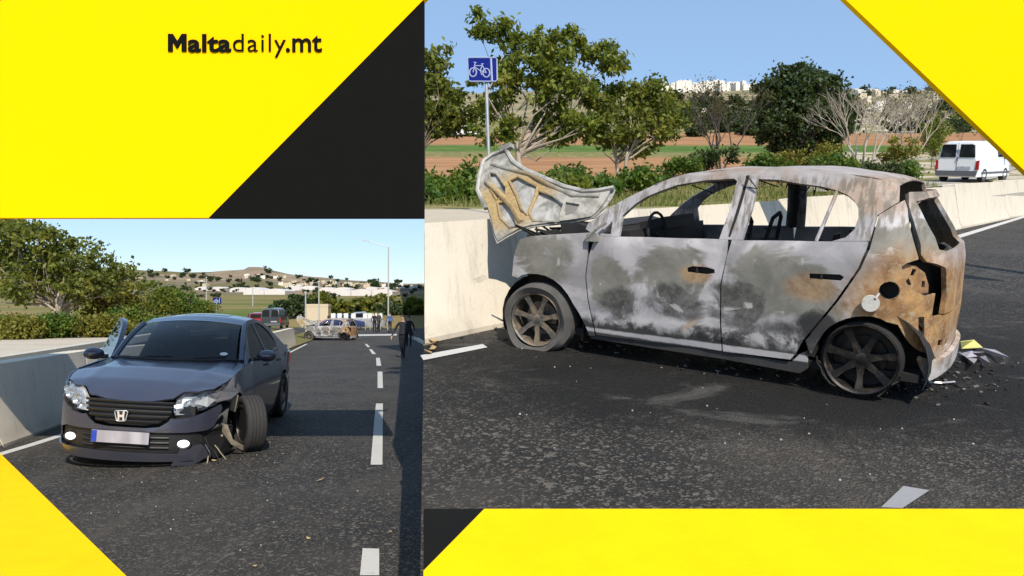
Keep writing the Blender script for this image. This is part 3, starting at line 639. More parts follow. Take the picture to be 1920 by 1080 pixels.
        # lamp housing with three holes
        lh = [(-1.41, .862), (-1.432, .876), (-1.501, .858), (-1.545, .815), (-1.568, .735), (-1.568, .69), (-1.53, .685), (-1.468, .72), (-1.425, .805)]
        hs = [[(-1.475, .80), (-1.495, .80), (-1.505, .835), (-1.485, .845)], [(-1.455, .765), (-1.475, .735), (-1.487, .745), (-1.47, .785)], [(-1.535, .765), (-1.55, .765), (-1.55, .725), (-1.535, .725)]]
        panel('lamp_housing', lh, lambda x, z: (x+.03, sg*(W2(x, z)-.03), z), mt, car, holes=hs, sp=.03)
        for hx, hz in ((-.16, .747), (-.99, .768)):
            m = MB(); m.box((hx, sg*.79, hz), (.26, .015, .09)); m.box((hx+.03, sg*.815, hz), (.012, .03, .03)); m.build('handle_recess', M['char'], car)
    m = MB(); m.lathe([(.001, 0), (.05, 0), (.054, -.006), (.05, -.012), (.001, -.012)], 20, Matrix.Translation((-1.262, .857, .628)) @ Euler((R_(8), R_(-10), R_(18))).to_matrix().to_4x4()); m.tube([(-1.30, .825, .69), (-1.285, .85, .66)], .008)
    m.build('fuel_flap', M['hood_skin'], car, smooth=40)
    m = MB(); m.lathe([(.058, 0), (.058, -.08), (.001, -.08)], 18, Matrix.Translation((-1.35, .805, .71))); m.build('fuel_recess', M['char'], car)
    for sg in (1, -1):
        m = MB(); m.tube([(-.335, sg*(W2(-.3, .98)-.045), .97), (-.36, sg*(W2(-.3, 1.15)-.045), 1.15), (-.387, sg*(W2(-.3, 1.40)-.045), 1.40)], .035, 6); m.build('middle_pillar', M['char'], car)
    # roof, sagging between the rails
    rx = [p[0] for p in roof[4:]][::-1]; rz = [p[1] for p in roof[4:]][::-1]
    def rf(u, v):
        x = -1.325+(.30+1.325)*u; z = ip(x, rx, rz); y = (2*v-1)*W2(x, z); k = 1-(2*v-1)**2
        return (x+.06*k*(1 if u > .9 else 0)*(u-.9)*10, y, z+.026*k-.02*k*math.sin(u*3.1)*(.6+.4*math.sin(9*u+5*v))+.004*math.sin(17*u)*math.sin(13*v))
    m = MB(); m.grid(rf, 26, 16); mo = m.build('roof', M['burnt'], car, smooth=60); md = mo.modifiers.new('s', 'SOLIDIFY'); md.thickness = .012; md.offset = -1
    # tailgate on the rear surface
    tg = [(-.62, 1.30), (-.66, 1.10), (-.60, .90), (-.47, .87), (-.33, .84), (-.28, .66), (-.30, .545), (.30, .545), (.28, .66), (.335, .84), (.45, .872), (.55, .888), (.60, .93), (.60, 1.05), (.575, 1.22), (.50, 1.30)]
    panel('tailgate', tg, lambda t, z: rear2(t, z), M['burnt'], car, holes=[[(-.44, 1.245), (-.43, .965), (-.3, .94), (.3, .94), (.407, .955), (.44, 1.1), (.451, 1.243), (.2, 1.258), (-.2, 1.258)]], sp=.05, th=.03)
    panel('rear_panel', [(-.53, .33), (-.52, .53), (.30, .535), (.335, .545), (.42, .545), (.515, .56), (.515, .33), (.3, .26), (-.3, .26)], lambda t, z: rear2(t*1.0, z), M['burnt_rear'], car, holes=[[(.10, .31), (.18, .31), (.18, .36), (.1, .36)], [(.24, .33), (.32, .34), (.32, .38), (.24, .37)]], sp=.05)
    bp = [(.575, .275), (.56, .30), (.40, .26), (.15, .27), (-.55, .27), (-.6, .17), (0, .15), (.2, .155), (.44, .135)]
    panel('bumper_beam', bp, lambda t, z: tuple(a+b for a, b in zip(rear2(t, z), (-.035, .012, 0))), M['burnt_rear'], car, sp=.05, th=.03)
    panel('inner_rear', [(-.7, .5), (-.7, .9), (.52, .9), (.52, .3), (-.7, .3)], lambda t, z: (lambda p: (p[0]+.10, p[1]*.93, p[2]))(rear2(t, z)), M['char'], car, sp=.1)
    # floor, bulkhead, wheel wells, engine bay, dash, seats
    m = MB(); m.box((-.1, 0, .17), (2.9, 1.5, .05)); m.box((.80, 0, .56), (.05, 1.5, .75)); m.box((-1.1, 0, .34), (.9, 1.06, .34)); m.box((-.95, 0, .52), (.06, 1.5, .6), (0, R_(-8), 0)); m.build('floor_pan', M['char'], car)
    m = MB(); m.box((.60, 0, .86), (.34, 1.46, .22), (0, R_(8), 0)); m.box((.55, -.2, .99), (.22, .7, .10), (0, R_(14), .05)); m.tube([(.78, -.7, .95), (.78, .7, .95)], .03); m.box((.1, 0, .62), (1.0, .18, .5)); m.build('dashboard', M['char'], car)
    for k in range(12): m = MB(); a = Vector((rnd.uniform(-.8, .6), rnd.uniform(-.6, .7), 1.40)); m.tube([a, a+Vector((rnd.uniform(-.1, .1), 0, -rnd.uniform(.04, .16))), a+Vector((rnd.uniform(-.2, .2), rnd.uniform(-.1, .1), -rnd.uniform(.0, .12)))], .005, 4); m.build('hanging_wire', M['char'], car)
    m = MB(); m.box((1.12, 0, .58), (.62, 1.30, .62)); m.box((1.0, .15, .93), (.34, .9, .10), (.1, .08, .1)); m.box((1.30, -.25, .86), (.35, .5, .22), (0, .3, .2)); m.box((1.36, .42, .80), (.26, .36, .20), (.2, .2, .3)); m.box((.86, .0, .97), (.16, 1.35, .07), (0, -.2, 0)); m.tube([(1.05, .72, .86), (1.28, .70, .84), (1.44, .62, .74)], .05, 7); m.tube([(1.45, -.65, .45), (1.50, .62, .47)], .05, 8); m.tube([(1.48, -.6, .25), (1.52, .6, .22)], .03, 6)
    for k in range(9): m.tube([(rnd.uniform(.9, 1.4), rnd.uniform(-.5, .5), .7), (rnd.uniform(.9, 1.45), rnd.uniform(-.5, .5), rnd.uniform(.72, .86)), (rnd.uniform(.9, 1.5), rnd.uniform(-.5, .6), .55)], .012, 5)
    for k in range(14): a = Vector((rnd.uniform(.85, 1.5), rnd.uniform(-.6, .68), rnd.uniform(.86, .95))); m.tube([a, a+Vector((rnd.uniform(-.15, .15), rnd.uniform(-.1, .2), rnd.uniform(.0, .10))), a+Vector((rnd.uniform(-.3, .3), rnd.uniform(-.2, .2), rnd.uniform(-.15, .05)))], .010, 4)
    m.build('engine', M['char'], car)
    for x, y in ((.05, -.38), (.05, .36)):
        m = MB()
        for s_ in (-.2, .2): m.tube([(x+.25, y+s_, .36), (x-.2, y+s_, .40), (x-.30, y+s_*.9, .78), (x-.36, y+s_*.55, 1.06)], .016, 6)
        m.tube([(x-.36, y-.11, 1.06), (x-.38, y, 1.10), (x-.36, y+.11, 1.06)], .016, 6)
        for k in range(7): zz = .45+k*.085; m.tube([(x-.22-.14*(zz-.4)/.65, y-.19, zz), (x-.20-.14*(zz-.4)/.65, y+.19, zz+.02)], .006, 4)
        for k in range(6): m.tube([(x+.2-k*.08, y-.2, .38), (x+.2-k*.08, y+.2, .38)], .006, 4)
        m.box((x-.05, y, .40), (.46, .40, .12)); m.box((x-.27, y, .66), (.07, .38, .42), (0, R_(-14), 0)); m.build('seat_frame', M['char'], car)
    m = MB()
    for s_ in (-.5, -.05, .05, .5): m.tube([(-.62, s_, .38), (-.80, s_, .70), (-.86, s_, .98)], .015, 6)
    for k in range(5): m.tube([(-.66-.045*k, -.5, .5+.1*k), (-.66-.045*k, .5, .5+.1*k)], .007, 4)
    m.build('rear_seat_frame', M['soot_rim'], car)
    m = MB(); m.tube([(.62, .32, .84), (.40, .34, .95)], .025, 8)
    m.tube([(.40+.02*math.sin(a), .34+.17*math.cos(a), .95+.16*math.sin(a)) for a in np.linspace(0, 2*math.pi, 19)], .012, 6); m.build('steering_wheel', M['char'], car)
    for sg in (1, -1):
        for wx in (1.19, -1.20):
            m = MB()
            def well(u, v, sg=sg, wx=wx): a = math.pi*(-.12+1.24*u); return (wx+.40*math.cos(a), sg*(.79-.36*v), .24+.37*math.sin(a))
            m.grid(well, 16, 2); m.box((wx, sg*.42, .42), (.72, .02, .46)); m.build('wheel_well', M['char'], car, smooth=50)
    m = MB(); m.tube([(.73, .86, .93), (.66, .86, 1.0), (.60, .82, 1.05)], .012, 6); m.box((.70, .845, .935), (.09, .04, .06)); m.build('mirror_mount', M['hood_skin'], car)
    # bonnet: inner frame and outer skin, buckled up at the front
    ho = [(2.302, 1.637), (2.443, 1.592), (2.513, 1.529), (2.446, 1.384), (2.385, 1.248), (2.205, 1.081), (2.043, .945), (1.948, .866), (1.855, .799), (1.796, .851), (1.691, .923), (1.573, .954), (1.372, .988), (1.15, 1.023), (1.037, 1.044), (1.004, 1.088), (.974, 1.149), (.954, 1.219), (.949, 1.29), (1.071, 1.266), (1.208, 1.255), (1.437, 1.294), (1.691, 1.358), (1.968, 1.44), (2.138, 1.521)]
    hh = [[(2.331, 1.4), (2.246, 1.39), (2.1, 1.278), (2.074, 1.214), (2.141, 1.18), (2.248, 1.267)], [(2.06, 1.325), (1.988, 1.359), (1.758, 1.282), (1.72, 1.202), (1.702, 1.065), (1.776, 1.095), (1.909, 1.199)],
          [(2.08, 1.123), (1.992, 1.148), (1.875, 1.074), (1.728, .932+.02), (1.803, .945), (1.958, 1.01)], [(1.682, 1.238), (1.513, 1.202), (1.372, 1.14), (1.361, 1.014), (1.573, 1.015), (1.656, 1.072)], [(1.336, 1.158), (1.21, 1.144), (1.233, 1.076), (1.294, 1.058)]]
    hh = [[(x+(x-sum(p[0] for p in h)/len(h))*.14, z+(z-sum(p[1] for p in h)/len(h))*.14) for x, z in h] for h in hh]
    hy = lambda x, z: .4-.9*(z-.9)
    hf = lambda off: (lambda x, z: (x, hy(x, z)-off+.03*math.sin(x*5+z*6), z-off*.6))
    b = empty('bonnet', parent=car)
    panel('bonnet_skin', ho, hf(.03), M['hood_skin'], b, th=.012, ref=(1.6, 5, 1.0), sp=.06, dent=lambda p, nn: nn*.012*math.sin(p.x*11)*math.sin(p.z*14))
    c = (1.7, 1.2); inn = [(x+(c[0]-x)*.035, z+(c[1]-z)*.05) for x, z in ho]
    panel('inner_frame', inn, hf(0), M['hood_rust'], b, holes=hh, th=.022, ref=(1.6, -5, 1.2), sp=.05)
    m = MB(); g1 = hf(-.002)
    for h in hh[:4]:
        m.tube([g1(x, z) for x, z in h+h[:2]], .013, 5)
    m.tube([g1(x, z) for x, z in ((2.33, 1.33), (2.10, 1.20), (1.90, 1.10), (1.70, .98))], .03, 6); m.tube([g1(x, z) for x, z in ((2.38, 1.50), (2.2, 1.46), (1.9, 1.40), (1.6, 1.30), (1.3, 1.22), (1.05, 1.22))], .022, 6); m.build('pressed_ribs', M['hood_rust'], b, smooth=60)
    m = MB(); n_ = len(ho); g0 = hf(-.004); pts = [g0(x, z) for x, z in ho[-7:]+ho[:6]]; m.tube(pts, .022, 6); m.build('bonnet_edge', M['hood_skin'], b, smooth=50)
    m = MB(); m.box((2.30, -.255, 1.655), (.12, .08, .05), (.3, .4, .2)); m.build('latch_plate', M['hood_skin'], b)
    burnt_wheel(car, 1.225, .76, .238, 1, 'burnt_rim', 'flat', .10); burnt_wheel(car, -1.225, .745, .262, 1, 'soot_rim', 'bare')
    burnt_wheel(car, 1.225, -.76, .238, -1, 'soot_rim', 'flat'); burnt_wheel(car, -1.225, -.74, .262, -1, 'soot_rim', 'bare')
    return car
bc = make_burnt(); tag(bc, 'burnt-out hatchback with raised bonnet, rusted wheels and no glass, filling the right side', 'burnt car', 'burnt-out hatchbacks')
RM = Matrix(((-.813, -.5823, 0.), (.5741, -.8015, -.1676), (.0976, -.1363, .9859)))
bc.matrix_world = Matrix.Translation((1.67094, 6.09394, -.40951+CAMH)) @ RM.to_4x4()

# ------------------------------------------------------------------ grey saloon with the smashed front corner
def paintmat(name, col, metal=.55, rough=.28, dust=.25):
    n = NT(name); f = n.noise(3, 5, .65); g = n.noise(45, 4, .7); fl = n.voro(900, 'Color'); X, Y, Z = n.xyz()
    s_ = n.t.nodes.new('ShaderNodeSeparateColor'); n.put(s_.inputs[0], fl)
    c = n.mix(n.mul(s_.outputs[0], .25), col, tuple(q*1.8 for q in col)); dm = n.mul(n.mr(n.add(f, n.mul(g, .3)), .5, .8), dust); dm = n.add(dm, n.mul(n.mr(Z, .55, .1), dust*1.3))
    c = n.mix(dm, c, (.17, .15, .13)); n.set(Base_Color=c, Metallic=metal, Roughness=n.add(n.mul(f, .2), rough-.08), Coat_Weight=.8, Coat_Roughness=n.mul(f, .14)); return n.mat
M['paint'] = paintmat('dark_grey_paint', (.060, .065, .098), dust=.08); M['paint_scr'] = paintmat('scraped_grey_paint', (.19, .19, .215), .5, .35, .35)
def glass(name, tint, rough=.02):
    n = NT(name); t = n.t; t.nodes.remove(n.b); tr = t.nodes.new('ShaderNodeBsdfTransparent'); tr.inputs[0].default_value = (*tint, 1)
    gl = t.nodes.new('ShaderNodeBsdfGlossy'); gl.inputs['Roughness'].default_value = rough; gl.inputs[0].default_value = (.9, .9, .9, 1); fr = t.nodes.new('ShaderNodeFresnel'); fr.inputs[0].default_value = 1.5
    mx = t.nodes.new('ShaderNodeMixShader'); ge = t.nodes.new('ShaderNodeNewGeometry'); inv_ = n.math('SUBTRACT', 1., ge.outputs['Backfacing']); t.links.new(n.mul(fr.outputs[0], inv_), mx.inputs[0]); t.links.new(tr.outputs[0], mx.inputs[1]); t.links.new(gl.outputs[0], mx.inputs[2]); t.links.new(mx.outputs[0], t.nodes['Material Output'].inputs[0]); return n.mat
M['glass'] = glass('tinted_glass', (.34, .36, .36)); M['glass_dark'] = glass('dark_glass', (.10, .11, .115)); M['lens'] = glass('clear_lens', (.88, .9, .92), .05)
M['chrome'] = plain('chrome', (.72, .73, .76), .3, .5, var=.04); M['reflector'] = plain('lamp_reflector', (.52, .53, .55), .25, .35, var=.35, sc=22)
M['dark'] = plain('dark_trim', (.016, .016, .017), .5); M['interior'] = plain('dark_interior', (.022, .021, .021), .8); M['tyre'] = plain('tyre_rubber', (.028, .027, .027), .85, var=.3, sc=20)
M['alloy'] = plain('alloy', (.30, .27, .25), .35, .85, var=.3); M['dirt_metal'] = plain('dirty_metal', (.34, .29, .22), .7, .3, var=.4, sc=15); M['white_plastic'] = plain('white_plastic', (.7, .7, .7), .4)
n = NT('plate_face'); X, Y, Z = n.xyz(); n.set(Base_Color=n.mix(n.mr(n.noise(3.2, 1, .3, n.scale((1, 3, 1))), .3, .7), (.30, .29, .33), (.44, .43, .47)), Roughness=.4); M['plate'] = n.mat
M['plate_blue'] = plain('plate_blue', (.01, .05, .38), .35); M['fog'] = plain('fog_lens', (.9, .9, .9), .2)
nf = NT('lit_fog_lamp'); nf.set(Base_Color=(.9, .9, .9), Emission_Color=(1, .99, .95), Emission_Strength=1.6); M['fog_lit'] = nf.mat

def ins3(z): return ip(z, [.08, .2, .4, .55, .68, .78, .9], [.03, 0, .0, .012, .045, .12, .3])
def sag(x, y): return -.055*y*min(1, max(0, (x-.4)/1.5))
def front3(t, z, off=0.):
    al = abs(t)*math.pi/2; a = .97-ins3(z)+off
    x = 1.3+a*max(0, math.cos(al))**(2/3.2); y = math.copysign((.865+off)*math.sin(al)**(2/2.4), t)
    return (x, y, z+sag(x, y))
def W3(x, z):
    if x > 1.3: ww = .865*max(0, 1-min(1, (x-1.3)/(.97-ins3(z)))**3.2)**(1/2.4)
    elif x < -1.5: ww = .865*max(0, 1-min(1, (-1.5-x)/.9)**3.2)**(1/2.4)
    else: ww = .865
    if z < .62: return ww-.25*(.62-z)**2
    if z < .95: return ww-.3*(z-.62)**2
    return ww-.033-.50*(z-.95)
def rear3(t, z):
    al = abs(t)*math.pi/2; i = ip(z, [.15, .4, .75, .95, 1.1], [.08, 0, .0, .03, .08])
    return (-1.5-(.9-i)*max(0, math.cos(al))**(2/3.2), math.copysign(.865*math.sin(al)**(2/2.4), t), z)
def hood3(x, y): return ip(x, [.6, .9, 1.5, 1.9, 2.08, 2.2, 2.3], [1.04, 1.005, .945, .855, .775, .69, .62])-.055*(abs(y)/.75)**2.6+.010*math.exp(-((abs(y)-(.50-.06*(2.1-x)*-1))/.05)**2)+sag(x, y)

def road_wheel(car, x, y, z, side, steer=0., camber=0., R=.318, rimR=.225, wd=.215, nsp=7, rimmat='alloy'):
    wh = empty('wheel', (x, y, z), (0, camber, (0 if side > 0 else math.pi)+steer), car)
    rim_mesh(rimR, wd*.86, nsp, M[rimmat], 'rim', wh, .02, .05)
    m = MB(); h = wd/2; pr = [(rimR, -h*.8), (rimR+.03, -h*.98), (R-.025, -h), (R-.006, -h*.86)]
    for c in (-.55, -.18, .18, .55): pr += [(R, h*(c-.14)), (R, h*(c-.035)), (R-.011, h*(c-.03)), (R-.011, h*(c+.03)), (R, h*(c+.035)), (R, h*(c+.14))]
    pr += [(R-.006, h*.86), (R-.025, h), (rimR+.03, h*.98), (rimR, h*.8)]
    m.lathe(pr, 56); m.build('tyre', M['tyre'], wh, smooth=25); return wh

def make_saloon():
    car = empty('saloon_car'); P_ = M['paint']; H = (0, 0, .6); g = .004
    crush = lambda p, nn: Vector((0, 0, 0)) if p.x < 1.35 or p.y < .35 else nn*(-.045*min(1, (p.x-1.35)/.3)*min(1, (p.y-.35)/.3))+nn*.03*math.sin(p.x*31+p.z*17)*math.sin(p.y*27-p.z*23)*min(1, (p.x-1.35)/.25)
    # bonnet
    def cowl(y): return 1.06-.34*(abs(y)/.74)**2.2
    ho = [(cowl(y), y) for y in np.linspace(-.79, .79, 13)]+[(1.35, .825), (1.62, .80), (1.86, .73), (1.99, .62), (2.05, .48), (2.14, .41), (2.20, .22), (2.215, 0), (2.20, -.22), (2.14, -.41), (2.05, -.48), (1.99, -.62), (1.86, -.73), (1.62, -.80), (1.35, -.825)]
    panel('bonnet', ho, lambda x, y: (x, y, hood3(x, y)), P_, car, th=.02, sp=.055, ref=(1.4, 0, 0), dent=lambda p, nn: nn*(.012*math.sin(p.x*23+p.y*9)*min(1, max(0, (p.x-1.7)/.2))*min(1, max(0, (p.y-.45)/.2))))
    # bumper skin, intake, lip
    bt = [(-.98, .20), (-.98, .60), (-.80, .655), (-.62, .61), (-.42, .535), (-.30, .52), (-.27, .53), (-.245, .49), (-.19, .44), (-.10, .425), (.10, .425), (.19, .44), (.245, .49), (.27, .53), (.30, .52), (.42, .535), (.60, .60), (.73, .645), (.745, .60), (.70, .50), (.665, .43), (.60, .40), (.40, .385), (-.5, .385), (-.66, .34), (-.72, .20)]
    panel('front_bumper', bt, front3, P_, car, ref=H, sp=.05, dent=lambda p, nn: nn*(.012*math.sin(p.y*40)*max(0, p.y-.5)*3))
    panel('lower_intake', [(-.72, .20), (-.66, .345), (-.5, .39), (.5, .39), (.55, .34), (.56, .16), (-.6, .16)], lambda t, z: front3(t, z, -.03), M['black'], car, ref=H, sp=.06)
    panel('bumper_lip', [(-.9, .20), (-.6, .185), (0, .175), (.42, .165), (.45, .10), (0, .085), (-.6, .09), (-.9, .12)], lambda t, z: front3(t, z, .012), P_, car, ref=H, sp=.05)
    for z in (.23, .28, .33):
        m = MB(); m.tube([Vector(front3(t, z, -.012)) for t in np.linspace(-.30, .26, 15)], .008, 5); m.build('intake_bar', M['dark'], car)
    # grille: backing, bars, emblem
    panel('grille', [(-.285, .67), (-.27, .55), (-.20, .485), (-.1, .445), (.1, .445), (.20, .485), (.27, .55), (.285, .67), (.15, .685), (-.15, .685)], lambda t, z: front3(t, z, -.035), M['black'], car, ref=H, sp=.06)
    for z, e in ((.672, .286), (.628, .284), (.580, .272), (.530, .245), (.485, .19)):
        m = MB(); pts = [front3(t, z+.0*t, -.008) for t in np.linspace(-e, e, 19)]; n0 = len(pts); vs = []
        for p in pts: vs += [(p[0], p[1], p[2]+.012), (p[0]+.012, p[1], p[2]+.004), (p[0]+.004, p[1], p[2]-.013), (p[0]-.03, p[1], p[2])]
        m.add(vs, [(4*i+j, 4*i+(j+1) % 4, 4*i+4+(j+1) % 4, 4*i+4+j) for i in range(n0-1) for j in range(4)]); m.build('grille_bar', M['dark'], car, smooth=30)
    em = empty('emblem', parent=car); ex = front3(-.02, .535, .006); S_ = .062
    def eb(poly, mat, x0, x1, nm): m = MB(); m.prism(poly, lambda a, b: Vector((ex[0]+x1, ex[1]+a, ex[2]+b)), lambda a, b: Vector((ex[0]+x0, ex[1]+a, ex[2]+b))); m.build(nm, mat, em)
    eb([(-S_, .04), (-S_*.8, .05), (S_*.8, .05), (S_, .04), (S_*.72, -.045), (S_*.5, -.052), (-S_*.5, -.052), (-S_*.72, -.045)], M['dark'], -.03, .0, 'emblem_base')
    m = MB(); m.tube([(ex[0]+.004, ex[1]+a, ex[2]+b) for a, b in [(-S_, .04), (-S_*.8, .05), (S_*.8, .05), (S_, .04), (S_*.72, -.045), (S_*.5, -.052), (-S_*.5, -.052), (-S_*.72, -.045), (-S_, .04), (-S_*.8, .05)]], .005, 6); m.build('emblem_ring', M['chrome'], em, smooth=60)
    for sg in (1, -1): eb([(sg*.036, .044), (sg*.018, .044), (sg*.014, .008), (sg*.016, -.046), (sg*.034, -.046), (sg*.030, -.012)], M['chrome'], 0, .012, 'letter_stem')
    eb([(-.017, .010), (.017, .010), (.015, -.012), (-.015, -.012)], M['chrome'], 0, .011, 'letter_bar')
    # plate, fog lamps, headlamps
    pl = empty('number_plate', parent=car); px_ = front3(-.02, .33, .03)
    def pq(y0, y1, z0, z1, mat, nm, dx): m = MB(); m.box((px_[0]+dx, (y0+y1)/2, (z0+z1)/2-.06*(y0+y1)/2), (.012, y1-y0, z1-z0), (R_(-3.2), 0, 0)); m.build(nm, mat, pl)
    pq(-.315, .235, .272, .388, M['plate'], 'plate_face', 0); pq(-.313, -.262, .275, .385, M['plate_blue'], 'blue_band', .004)
    for t, z in ((-.455, .275), (.375, .272)):
        c = Vector(front3(t, z, -.012)); nrm = Vector((1, .55*t, 0)).normalized(); Mx = Matrix.Translation(c) @ nrm.to_track_quat('Y', 'Z').to_matrix().to_4x4()
        f_ = empty('fog_lamp', parent=car); m = MB(); m.lathe([(.0005, .012), (.03, .010), (.046, .0)], 20, Mx @ Matrix.Diagonal((1.25, 1, .8, 1))); m.build('fog_lens', M['fog_lit'], f_, smooth=60)
        m = MB(); m.lathe([(.046, .0), (.060, .006), (.062, -.03)], 20, Mx @ Matrix.Diagonal((1.25, 1, .8, 1))); m.build('fog_surround', M['dark'], f_, smooth=40)
    for sg in (-1, 1):
        hl = empty('headlight', parent=car); poly = [(.30, .695), (.285, .60), (.30, .545), (.42, .55), (.60, .62), (.76, .675), (.81, .735), (.70, .79), (.55, .80), (.42, .785), (.345, .75)]
        poly = [(sg*t, z) for t, z in poly]
        sh = (lambda t, z: Vector(front3(t, z, .004))+(Vector((-.06, -.01, .0)) if sg > 0 else Vector((0, 0, 0))))
        dt = (lambda p, nn: nn*.02*math.sin(p.y*33+p.z*41)) if sg > 0 else None
        panel('lamp_lens', poly, sh, M['lens'], hl, th=.004, ref=H, sp=.05, dent=dt)
        panel('lamp_back', [(t*.985, .655+(z-.655)*.95) for t, z in poly], lambda t, z: Vector(sh(t, z))-Vector((.05, .025*sg, .005)), M['reflector'], hl, th=.004, ref=H, sp=.045, dent=(lambda p, nn: nn*.03*math.sin(p.y*50)*math.sin(p.z*60)))
        for t, z, r in ((.40, .645, .050), (.53, .685, .044), (.66, .715, .03)):
            c = Vector(sh(sg*t, z))-Vector((.04, .015*sg, 0)); Mx = Matrix.Translation(c) @ Vector((1, .3*sg, .1)).normalized().to_track_quat('Y', 'Z').to_matrix().to_4x4()
            m = MB(); m.lathe([(.001, -.03), (r*.6, -.02), (r, .01), (r*1.08, .012)], 18, Mx); m.lathe([(.001, .015), (r*.35, .0), (r*.4, -.03)], 14, Mx); m.build('lamp_bowl', M['reflector'], hl, smooth=50)
    # flanks
    FAr = arch(1.335, .33, .365, 180+22, 0-22, 16); RAr = arch(-1.335, .33, .36, 180+24, 0-24, 16)
    for sg in (1, -1):
        f = lambda x, z, sg=sg: (x, sg*W3(x, z), z+sag(x, sg*W3(x, z)))
        top = [(1.86, .785), (1.62, .858), (1.35, .905), (1.0, .943), (.80, .962), (.62, .972)]
        fe = [(.62-g+.008, .17)]+[(.985, .19)]+FAr[1:]
        if sg < 0: fe = [(.628, .17)]+[p for p in FAr if p[0] < 1.68]+[(1.70, .40), (1.76, .56), (1.72, .66), (1.80, .72)]+top+[]
        else: fe = [(.628, .17)]+[p for p in FAr if p[0] < 1.50]+[(1.56, .66), (1.66, .645), (1.74, .69), (1.80, .70)]+top
        panel('front_fender', fe, f, M['paint'] if sg < 0 else M['paint_scr'], car, ref=(.3, 0, .5), sp=.05, dent=(lambda p, nn: nn*(-.03*max(0, min(1, (p.x-1.1)/.3))+.025*math.sin(p.x*19+p.z*23)*max(0, min(1, (p.x-1.15)/.3)))) if sg > 0 else None)
        rails = [(.82, .955), (.60, 1.10), (.36, 1.245), (.12, 1.37), (-.10, 1.425), (-.5, 1.44), (-.85, 1.40), (-1.12, 1.31), (-1.40, 1.17), (-1.66, 1.03)]
        fwin = [(.60, .985), (.44, 1.115), (.24, 1.245), (.04, 1.345), (-.10, 1.375), (-.30, 1.385), (-.32, 1.0)]
        rwin = [(-.385, 1.005), (-.375, 1.388), (-.60, 1.385), (-.82, 1.345), (-1.02, 1.26), (-1.14, 1.17), (-1.185, 1.09), (-1.17, 1.03)]
        uf = rails+[(-1.26, 1.0), (-.35, .985), (.63, .965)]
        panel('window_frame', uf, f, P_, car, holes=[fwin, rwin], th=.035, ref=(-.3, 0, .5), sp=.06) if sg > 0 else panel('window_frame', [(-.345, 1.436)]+rails[5:]+[(-1.26, 1.0), (-.35, .985)], f, P_, car, holes=[rwin], th=.035, ref=(-.3, 0, .5), sp=.06)
        fin = lambda x, z, sg=sg: (x, sg*(W3(x, z)-.012), z+sag(x, sg*W3(x, z)))
        panel('rear_side_glass', rwin, fin, M['glass_dark'], car, th=.004, sp=.12)
        panel('rear_door', [(-.335-g, .17), (-.335-g, .981), (-1.255, .994), (-1.20, .80), (-1.10, .655), (-1.02, .54), (-.965, .40), (-.945, .20)], f, P_, car, ref=(-.5, 0, .5))
        qp = [(-.955, .20), (-.978, .39)]+[p for p in RAr[1:-1][::-1]][::-1][0:0]+[(-1.04, .545), (-1.115, .652), (-1.213, .80), (-1.268, .994), (-1.66, 1.03), (-1.95, 1.0), (-2.20, .93), (-2.28, .74), (-2.2, .45), (-2.0, .2)]+[p for p in RAr[::-1] if p[0] < -1.02]
        qp = [(-1.02, .43), (-1.04, .545), (-1.115, .652), (-1.213, .80), (-1.268, .994), (-1.66, 1.03), (-1.95, 1.0), (-2.20, .93), (-2.28, .74), (-2.2, .45), (-2.0, .2)]+[p for p in RAr if p[0] < -1.03]
        panel('quarter_panel', qp, f, P_, car, ref=(-1.5, 0, .5), sp=.05)
        panel('sill', [(.98, .17), (-.95, .17), (-.95, .10), (.98, .10)], lambda x, z, sg=sg: (x, sg*(W3(x, z)-.01), z), M['dark'], car, ref=(0, 0, .3))
        if sg > 0:
            panel('front_door', [(.62, .17), (.62, .968), (-.335, .981), (-.335, .17)], f, P_, car, ref=(.1, 0, .5))
            panel('front_side_glass', fwin, fin, M['glass'], car, th=.004, sp=.12)
        for hx in ((-.18, -.98) if sg > 0 else (-.98,)):
            m = MB(); m.tube([f(hx-.10, .86), tuple(a+b for a, b in zip(f(hx-.05, .865), (0, sg*.03, 0))), tuple(a+b for a, b in zip(f(hx+.05, .865), (0, sg*.03, 0))), f(hx+.10, .86)], .014, 6); m.build('door_handle', P_, car, smooth=50)
        for wx in (1.335, -1.335):
            m = MB(); m.grid(lambda u, v: (wx+.375*math.cos(math.pi*(-.12+1.24*u)), sg*(.835-.40*v), .33+.375*math.sin(math.pi*(-.12+1.24*u))), 16, 2); m.box((wx, sg*.44, .45), (.7, .02, .5)); m.build('wheel_well', M['black'], car, smooth=50)
    # open driver's door on the far flank, hinged at the front
    hg = Vector((.62, -.845, .0)); dr = empty('open_door', hg, (0, 0, R_(29)), car)
    fo = lambda x, z: (x-hg.x, -W3(x, z)-hg.y, z)
    fwin = [(.56, 1.0), (.44, 1.10), (.24, 1.23), (.04, 1.335), (-.10, 1.37), (-.30, 1.38), (-.31, 1.0)]
    panel('door_skin', [(.615, .17), (.615, .968), (.47, 1.16), (.26, 1.29), (.05, 1.395), (-.12, 1.43), (-.34, 1.435), (-.345, .17)], fo, P_, dr, holes=[fwin], th=.06, ref=(0-hg.x, 0-hg.y, .5))
    panel('door_glass', fwin, fo, M['glass'], dr, th=.004, sp=.12)
    def mirror(par, off, sg):
        m = MB(); hs = MB(); c = Vector((.50, sg*.985, 1.02))-off
        def e(u, v): th_ = math.pi*u; ph = 2*math.pi*v; return c+Vector((.075*math.cos(th_)*(1 if math.cos(th_) > 0 else .55), sg*.115*math.sin(th_)*math.cos(ph), .072*math.sin(th_)*math.sin(ph)))
        hs.grid(e, 12, 20); mo = hs.build('mirror', P_, par, smooth=60); m.tube([Vector((.53, sg*.83, .985))-off, Vector((.51, sg*.91, .985))-off], .026, 8); m.build('mirror_stalk', M['dark'], mo)
